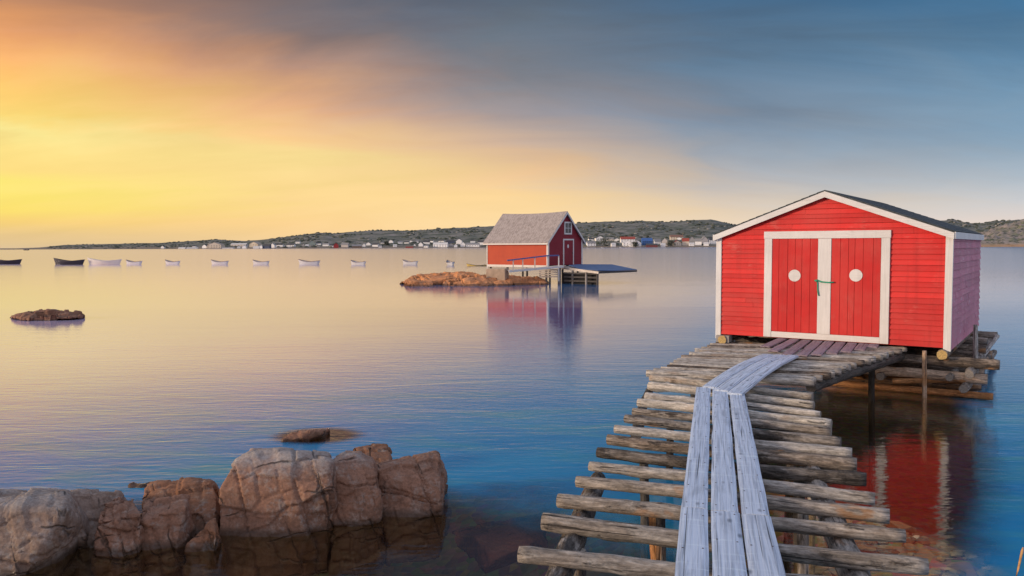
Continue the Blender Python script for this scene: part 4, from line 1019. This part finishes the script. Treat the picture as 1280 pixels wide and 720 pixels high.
for sgn in (-1, 1):      # rake boards front and back, eave boards
    x1 = XA + sgn*(W_/2+OX+.0); z1 = ZA - SL*(W_/2+OX)
    for y in (-OY-.025, L_+OY+.003):
        f = MB(); top = .088; lo = -.035
        f.prism([(XA, y, ZA+lo), (x1, y, z1+lo), (x1, y, z1+top), (XA, y, ZA+top)], (0, .022, 0)); f.build('rake_board', WHITE, shed)
    f = MB(); f.box((min(x1+sgn*.003, x1+sgn*.025), -OY, z1-.03), (max(x1+sgn*.003, x1+sgn*.025), L_+OY, z1+.105)); f.build('eave_board', WHITE, shed)
# soffit strip under the right and left eaves
# corner boards
def vbox(name, x0, x1, z0, z1, y0=-.045, y1=-.002, m_=None, par=None, bev=.004):
    b_ = MB(); b_.box((x0, y0, z0), (x1, y1, z1)); return b_.build(name, m_ or WHITEV, par or shed, bevel=bev)
vbox('corner_board', .002, .135, ZB-.06, ZE-.02, -.045, .037)
vbox('corner_board', -W_-.125, -W_+.002-.004, ZB-.10, ZE-.02, -.045, .037)
# door frame and doors
DX0, DX1, DZ0, DZ1 = -3.52, -.985, .985, 3.30
vbox('door_frame', DX0, DX0+.165, DZ0, DZ1-.16, -.062)
vbox('door_frame', DX1-.165, DX1, DZ0, DZ1-.16, -.062)
vbox('door_frame', DX0-.012, DX1+.012, DZ1-.158, DZ1+.0, -.066, -.002, WHITE)
vbox('threshold', DX0+.168, DX1-.168, DZ0, DZ0+.125, -.056, -.002, WHITE)
def door(x0, x1, nb, seed, cx, cz):
    r_ = random.Random(seed); mb = MB(); w = (x1-x0)/nb; xx = [x0]
    for k in range(nb-1): xx.append(x0+w*(k+1)+r_.uniform(-.02, .02))
    xx.append(x1)
    for a, b in zip(xx, xx[1:]):
        mb._t = r_.random(); y = -.050+r_.uniform(-.003, .002)
        mb.box((a+.0028, y, DZ0+.129+r_.uniform(0, .012)), (b-.0028, -.024, DZ1-.162))
    mb.box((x0, -.0235, DZ0+.13), (x1, -.0015, DZ1-.165))
    d = mb.build('door', DOORRED, shed, bevel=.003)
    c = MB(); n = 28; c.prism([(cx+.128*math.cos(6.2832*k/n), -.0535, cz+.128*math.sin(6.2832*k/n)) for k in range(n)], (0, -.003, 0))
    c.build('white_disc', WHITE, d)
door(DX0+.168, -2.385, 6, 1, -2.865, 2.345); door(-2.115, DX1-.168, 6, 2, -1.625, 2.372)
vbox('door_post', -2.383, -2.117, DZ0+.128, DZ1-.162, -.064)
cr_ = MB()
cr_.tube([(-2.40, -.085, 2.262), (-2.30, -.080, 2.222), (-2.15, -.08, 2.212), (-2.05, -.085, 2.222)], .016, 7, 0, None)
cr_.tube([(-2.40, -.085, 2.25), (-2.38, -.079, 2.20), (-2.375, -.079, 2.05), (-2.35, -.079, 1.925)], .013, 7, 0, None)
cr_.tube([(-2.43, -.08, 2.25), (-2.40, -.098, 2.24), (-2.37, -.08, 2.252)], .021, 7, 0, None)
o = cr_.build('cord', GREENC); o.location = SB; o.rotation_euler = (0, 0, -YAW); tag(o, 'green cord tied across the white post between the red doors', 'cord')

# log crib carrying the shed
crib = empty('log_crib', SB, -YAW)
tag(crib, 'stacked log crib standing in the water beneath the near red shed', 'foundation')
for yy, rights in ((.12, (.86, .76, .95)), (1.3, (.50, .62, .46)), (2.6, (.58, .42, .54)), (4.2, (.42, .56, .46)), (5.7, (.50, .40, .56))):
    for lay, (z, xr) in enumerate(zip((.07, .40, .70), rights)):
        m_ = (LOGO, LOGW, LOGB)[lay] if yy < 1 else (LOGO, LOGW, LOGB)[lay]
        log_obj('log', (-4.6-random.uniform(0, .3), yy+random.uniform(-.05, .05), z), (xr, yy+random.uniform(-.08, .08), z+random.uniform(-.02, .01)), .105 if lay else .07, .10 if lay else .07, m_, ENDG if m_ is not LOGD else ENDK, crib, int(300+yy*10+lay), .015, 16, 5)
for xx, fronts in ((.38, (-.30, -.42)), (-2.2, (-.1, -.1)), (-4.35, (-.25, -.2))):
    for lay, (z, yf) in enumerate(zip((.235, .55), fronts)):
        log_obj('log', (xx+.1*lay, yf, z), (xx+random.uniform(.0, .12), 6.2, z), .085, .08, (LOGG, LOGG)[lay], ENDG, crib, int(340+xx*3+lay), .015, 16, 4)
for xx in (.0, -2.2, -4.42):
    sl = log_obj('sill', (xx, -.16, .855), (xx, 6.1, .855), .10, .10, LOGB, ENDO if xx > -1 or xx < -4 else ENDG, crib, int(360+xx*3), .008, 16, 3)
for x, y, zt, r_ in ((-.28, -.30, .93, .045), (.47, .9, 1.38, .05)):
    log_obj('post', (x+.03, y, -1.3), (x, y, zt), r_, r_*.9, LOGW if y < 0 else LOGG, ENDG, crib, int(380+x*9), .012, 12, 3)
for k_, (p_, q_, r_, m_) in enumerate((((-1.5, .45, .10), (.62, .62, .16), .075, LOGW), ((-1.2, .7, .42), (.50, .85, .46), .08, LOGB), ((-.9, -.02, .24), (.30, .30, .30), .055, LOGO),
        ((.12, -.2, .42), (.30, 5.9, .44), .07, LOGB), ((-1.1, -.1, .30), (-1.0, 6.0, .32), .085, LOGB), ((-3.3, -.1, .52), (-3.2, 6.0, .5), .085, LOGG), ((.30, .5, .10), (.62, 4.6, .80), .05, LOGG), ((.58, .4, .62), (.44, 5.2, .30), .055, LOGB))):
    log_obj('log', p_, q_, r_, r_*.92, m_, ENDG, crib, 400+k_, .02, 12, 4)
bk = MB(); bk.box((-4.58, -.12, .80), (-4.28, .1, .955)); bk.build('block', GREYW, crib)

# ------------------------------------------------------------------ gabled red stage on the far rocks
FN = PD(685, 331.8, 65); FA = math.atan2(.743, .669)
FB = Vector((FN.x, FN.y, 0)); FZ = FN.z; FW, FL = 4.6, 6.9
far = empty('fishing_stage', FB, FA)
tag(far, 'gabled red stage with grey shingle roof standing on the ochre rocks offshore', 'shed')
FE = PD(685, 300.6, 65).z; FR = PD(712.7, 264.8, 66.6).z - .08
fsl = (FR-FE)/(FW/2)
def fsiding(mb, topgable, length, course, rnd):
    z = FZ
    while z < (FR if topgable else FE):
        z1 = z+course; mb._t = rnd.random()
        def rng(zz):
            if not topgable or zz <= FE: return 0, length
            h = max(0, (FR-zz)/fsl); return length/2-h, length/2+h
        a0, b0 = rng(z); a1, b1 = rng(min(z1, FR))
        mb.add([(a0, -.018, z), (b0, -.018, z), (b1, -.004, z1), (a1, -.004, z1), (a0, 0, z), (b0, 0, z)], [(0, 1, 2, 3), (4, 5, 1, 0)])
        z = z1
g_ = MB(); fsiding(g_, True, FW, .12, random.Random(2)); g_.prism([(0, .004, FZ), (FW, .004, FZ), (FW, .004, FE), (FW/2, .004, FR), (0, .004, FE)], (0, .1, 0))
tag(g_.build('gable_wall', SHADEDRED, far), 'red gable end wall in a shaded tone')
s_ = MB(); fsiding(s_, False, FL, .12, random.Random(3)); s_.box((0, .004, FZ), (FL, .08, FE))
MS = Matrix.Translation((0, FL, 0)) @ Matrix.Rotation(R(-90), 4, 'Z'); s_.v = [tuple(MS @ Vector(q)) for q in s_.v]
tag(s_.build('side_wall', FARRED, far), 'orange red long side wall')
b_ = MB(); b_.box((FW-.1, .12, FZ), (FW, FL, FE)); b_.build('side_wall', SHADEDRED, far)
b_ = MB(); b_.prism([(0, FL, FZ), (FW, FL, FZ), (FW, FL, FE), (FW/2, FL, FR), (0, FL, FE)], (0, -.1, 0)); b_.build('back_wall', SHADEDRED, far)
oe = .28
for sg in (-1, 1):
    x1 = FW/2+sg*(FW/2+oe); z1 = FE-fsl*oe
    rb = MB(); ny = 14
    vs = []; fs = []
    for k in range(ny+1):
        y = -.22+(FL+.44)*k/ny; sag = -.10*math.sin(math.pi*k/ny)
        for (x, z) in ((FW/2, FR+.05), ((FW/2+x1)/2, (FR+z1)/2+.03), (x1, z1+.05)): vs += [(x, y, z+sag), (x, y, z+sag+.09)]
    for k in range(ny):
        for j in range(2):
            o_ = k*6+j*2; fs += [(o_+1, o_+3, o_+9, o_+7), (o_, o_+6, o_+8, o_+2)]
        fs += [(k*6+4, k*6+5, k*6+11, k*6+10), (k*6, k*6+1, k*6+7, k*6+6)]
    for e_ in (0, ny*6): fs += [(e_, e_+2, e_+3, e_+1), (e_+2, e_+4, e_+5, e_+3)]
    rb.add(vs, fs, 0); rb.build('roof', OLDSHINGLE, far)
    f = MB(); f.prism([(FW/2, -.245, FR-.10), (x1, -.245, z1-.10), (x1, -.245, z1+.09), (FW/2, -.245, FR+.09)], (0, .022, 0)); f.build('rake_board', WHITE, far)
f = MB(); f.box((-oe-.028, -.2, FE-fsl*oe-.05), (-oe-.003, FL+.2, FE-fsl*oe+.06)); f.build('eave_board', WHITE, far)
for (x0, x1, y0, y1) in ((-.04, .10, -.05, -.003), (FW-.12, FW+.03, -.05, -.003)):
    f = MB(); f.box((x0, y0, FZ-.05), (x1, y1, FE+.05)); f.build('corner_board', WHITEV, far)
f = MB(); f.box((-.05, .0, FZ-.05), (-.020, .12, FE-.05)); f.build('corner_board', WHITEV, far)
f = MB(); f.box((-.05, FL-.1, FZ-.85), (-.020, FL, FE-.05)); f.build('corner_board', WHITEV, far)
f = MB(); f.box((-.055, .122, FZ-.20), (-.022, FL-.102, FZ)); f.build('sill_board', WHITE, far)
def fplane(u, v):       # pixel -> gable plane (x, z)
    M = Matrix.Rotation(-FA, 3, 'Z'); c = M @ (CAM-FB); d = M @ ray(u, v); t_ = -c.y/d.y; q = c+d*t_; return q.x, q.z
(xa, za), (xb, zb2) = fplane(705, 293), fplane(714.3, 277.4)
w_ = MB()
for bx in ((xa, xb, zb2-.12, zb2), (xa, xb, za, za+.12), (xa, xa+.12, za+.123, zb2-.123), (xb-.12, xb, za+.123, zb2-.123)): w_.box((bx[0], -.06, bx[2]), (bx[1], -.01, bx[3]))
wo = w_.build('window', WHITE, far)
p_ = MB(); p_.box((xa+.121, -.035, za+.121), (xb-.121, -.022, zb2-.121)); p_.build('pane', GLASS, wo)
mm = MB(); xm, zm = (xa+xb)/2, (za+zb2)/2; mm.box((xm-.02, -.048, za+.122), (xm+.02, -.036, zb2-.122)); mm.box((xa+.122, -.05, zm-.02), (xb-.122, -.0485, zm+.02)); mm.build('muntin', WHITE, wo)
(xa, za), (xb, zb2) = fplane(703.5, 331), fplane(716.8, 298.6); za = FZ+.02
d_ = MB()
for k in range(5):
    a = xa+.125+(xb-xa-.25)*k/5; d_._t = random.random(); d_.box((a+.004, -.045, za), (a+(xb-xa-.25)/5-.004, -.024, zb2-.124))
do = d_.build('door', SHADEDRED, far)
hd = MB(); hd.box((xb-.22, -.07, za+.9), (xb-.16, -.046, za+1.05)); hd.build('handle', IRON, do)
pl = MB(); xm = xa+(xb-xa)*.45; pl.prism([(xm+.11*math.cos(6.28*k/12), -.048, zb2-.62+.16*math.sin(6.28*k/12)) for k in range(12)], (0, -.01, 0)); pl.build('plaque', WHITE, do)
w_ = MB()
for bx in ((xa, xb, zb2-.12, zb2), (xa, xa+.12, za, zb2-.123), (xb-.12, xb, za, zb2-.123)): w_.box((bx[0], -.06, bx[2]), (bx[1], -.01, bx[3]))
w_.build('door_frame', WHITE, far)
# piers under the stage
for k, (x, y) in enumerate(((.15, .3), (.15, 2.4), (.15, 4.6), (.15, 6.6), (2.3, .3), (4.4, .3), (4.4, 3.4), (4.4, 6.6), (2.3, 6.6))):
    f = MB(); f.tube([(x, y, -1.5), (x, y, FZ-.02)], .09, 8, 0, 0); f.build('pier', DARKW, far)
f = MB(); f.box((.02, .12, FZ-.22), (.2, FL-.1, FZ-.004)); f.box((FW-.2, .12, FZ-.22), (FW-.02, FL-.1, FZ-.004)); f.box((.22, .12, FZ-.2), (FW-.22, .3, FZ-.006)); f.build('floor_frame', DARKW, far)

# landing platform with a blue sheet
plat = empty('landing_platform', PD(725, 355, 62)); pb0 = plat.location.copy(); pb0.z = 0; plat.location = pb0
tag(plat, 'timber landing covered by a blue sheet in front of the shaded gable', 'platform')
A1, B1, C1, D1, E1, G1 = PD(703, 334, 64.2), PD(748, 340.5, 60.2), PD(768, 339.3, 61.5), PD(796, 338, 64), PD(765, 331.6, 68.5), PD(717, 331.4, 65.9)
dk = MB(); dk.prism([A1-pb0, B1-pb0+Vector((0, 0, .06)), C1-pb0+Vector((0, .3, .0)), E1-pb0, G1-pb0], (0, 0, -.12)); dk.build('deck', GREYW, plat)
sh_ = MB(); sh_.prism([q-pb0+Vector((0, 0, .03)) for q in (A1.lerp(G1, .55), A1.lerp(B1, .5)+Vector((0, .5, 0)), B1+Vector((0, .2, .08)), C1, D1, E1, G1.lerp(E1, .1))], (0, 0, .05)); sh_.build('blue_sheet', BLUE, plat)
ed = MB(); ed.bar(A1-pb0+Vector((-.01, -.06, -.06)), B1-pb0+Vector((0, -.06, -.02)), .05, .17); ed.build('edge_board', PALEW, plat)
ed = MB(); ed.bar(B1-pb0+Vector((.05, -.02, -.02)), D1-pb0+Vector((0, -.02, -.05)), .05, .14); ed.build('edge_board', DARKW, plat)
for u, v, D in ((700, 333, 63.5), (716, 337, 63), (733, 338.5, 61.6), (747, 341, 60.4), (742, 335, 65)):
    q = PD(u, v, D)-pb0; f = MB(); f.tube([(q.x, q.y+.1, -1.2), (q.x, q.y+.1, q.z-.08)], .09, 8, 0, 0); f.build('post', GREYW if u < 735 else DARKW, plat)
for z in (.25, .55, .85):
    f = MB(); a = PD(705, 345, 63.2)-pb0; b = PD(747, 345, 61)-pb0; a.z = b.z = z; f.bar(a, b, .05, .13); f.build('rail_board', DARKW, plat)
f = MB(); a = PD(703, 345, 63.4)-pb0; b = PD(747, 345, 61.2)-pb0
f.prism([(a.x, a.y+.4, -.3), (b.x, b.y+.4, -.3), (b.x, b.y+.4, .85), (a.x, a.y+.4, .85)], (0, .04, 0)); f.build('dark_panel', DARKM, plat)  # near-black sheet set behind the rail boards
# gangway with rails
gang = empty('gangway', PD(668, 345, 63)); gb = gang.location.copy(); gb.z = 0; gang.location = gb
tag(gang, 'sloping gangway with blue handrail from the rocks to the landing', 'gangway')
ga, gb_ = PD(636, 338.3, 61.5), PD(704, 332.2, 63.8)
f = MB(); f.bar(ga-gb, gb_-gb, .9, .07); f.build('walkboard', PALEW, gang)
f = MB(); f.bar(ga-gb+Vector((0, -.5, -.05)), gb_-gb+Vector((0, -.5, -.05)), .06, .16); f.build('stringer', WHITE, gang)
hp = [(641.5, 325), (653.5, 323.4), (668.6, 321.5), (684.5, 319.6), (698.4, 319.2)]
for u, v in hp:
    s = (u-636)/(704-636); D = 61.5+(63.8-61.5)*s-.55; t_ = PD(u, v, D)-gb; zb_ = (ga.lerp(gb_, s)).z-.05
    f = MB(); f.bar((t_.x, t_.y, zb_ if u < 690 else .2), (t_.x, t_.y, t_.z), .09, .09, 0, (0, 1, 0)); f.build('rail_post', PALEW if u < 680 else WHITE, gang)
f = MB(); pts = [PD(634, 325.6, 60.9)-gb] + [PD(u, v, 61.5+2.3*(u-636)/68-.55)-gb for u, v in hp[3:]]
for a, b in zip(pts, pts[1:]): f.bar(a, b, .10, .10)
f.build('handrail', BLUERAIL, gang)
# crib of pale slats under the gangway end
cr2 = empty('slatted_crib', PD(688, 350, 63.6)); cb0 = cr2.location.copy(); cb0.z = 0; cr2.location = cb0
tag(cr2, 'pale slatted timber crib under the upper end of the gangway', 'crib')
for v in (337.5, 340.4, 343.2, 346):
    a = PD(674.5, v, 63.9)-cb0; b = PD(699, v-.2, 63.5)-cb0; f = MB(); f.bar(a, b, .12, .11); f.build('crib_slat', PALEW, cr2)
for u in (675, 683, 698):
    a = PD(u, 353, 63.9 if u < 690 else 63.6)-cb0; b = PD(u, 336.8, 63.9 if u < 690 else 63.6)-cb0; f = MB(); f.bar((a.x, a.y+.13, -.8), (b.x, b.y+.13, b.z), .1, .1, 0, (0, 1, 0)); f.build('crib_post', GREYW, cr2)
# concrete block on the rock
q = PD(622.5, 345.5, 62.2); f = MB(); f.box((-.78, -.6, -.35), (.78, .4, .62)); o = f.build('concrete_block', CONC, bevel=.04)
o.location = q; o.rotation_euler = (0, 0, R(-18)); tag(o, 'tan concrete block sitting on the ochre rock under the orange wall', 'block')
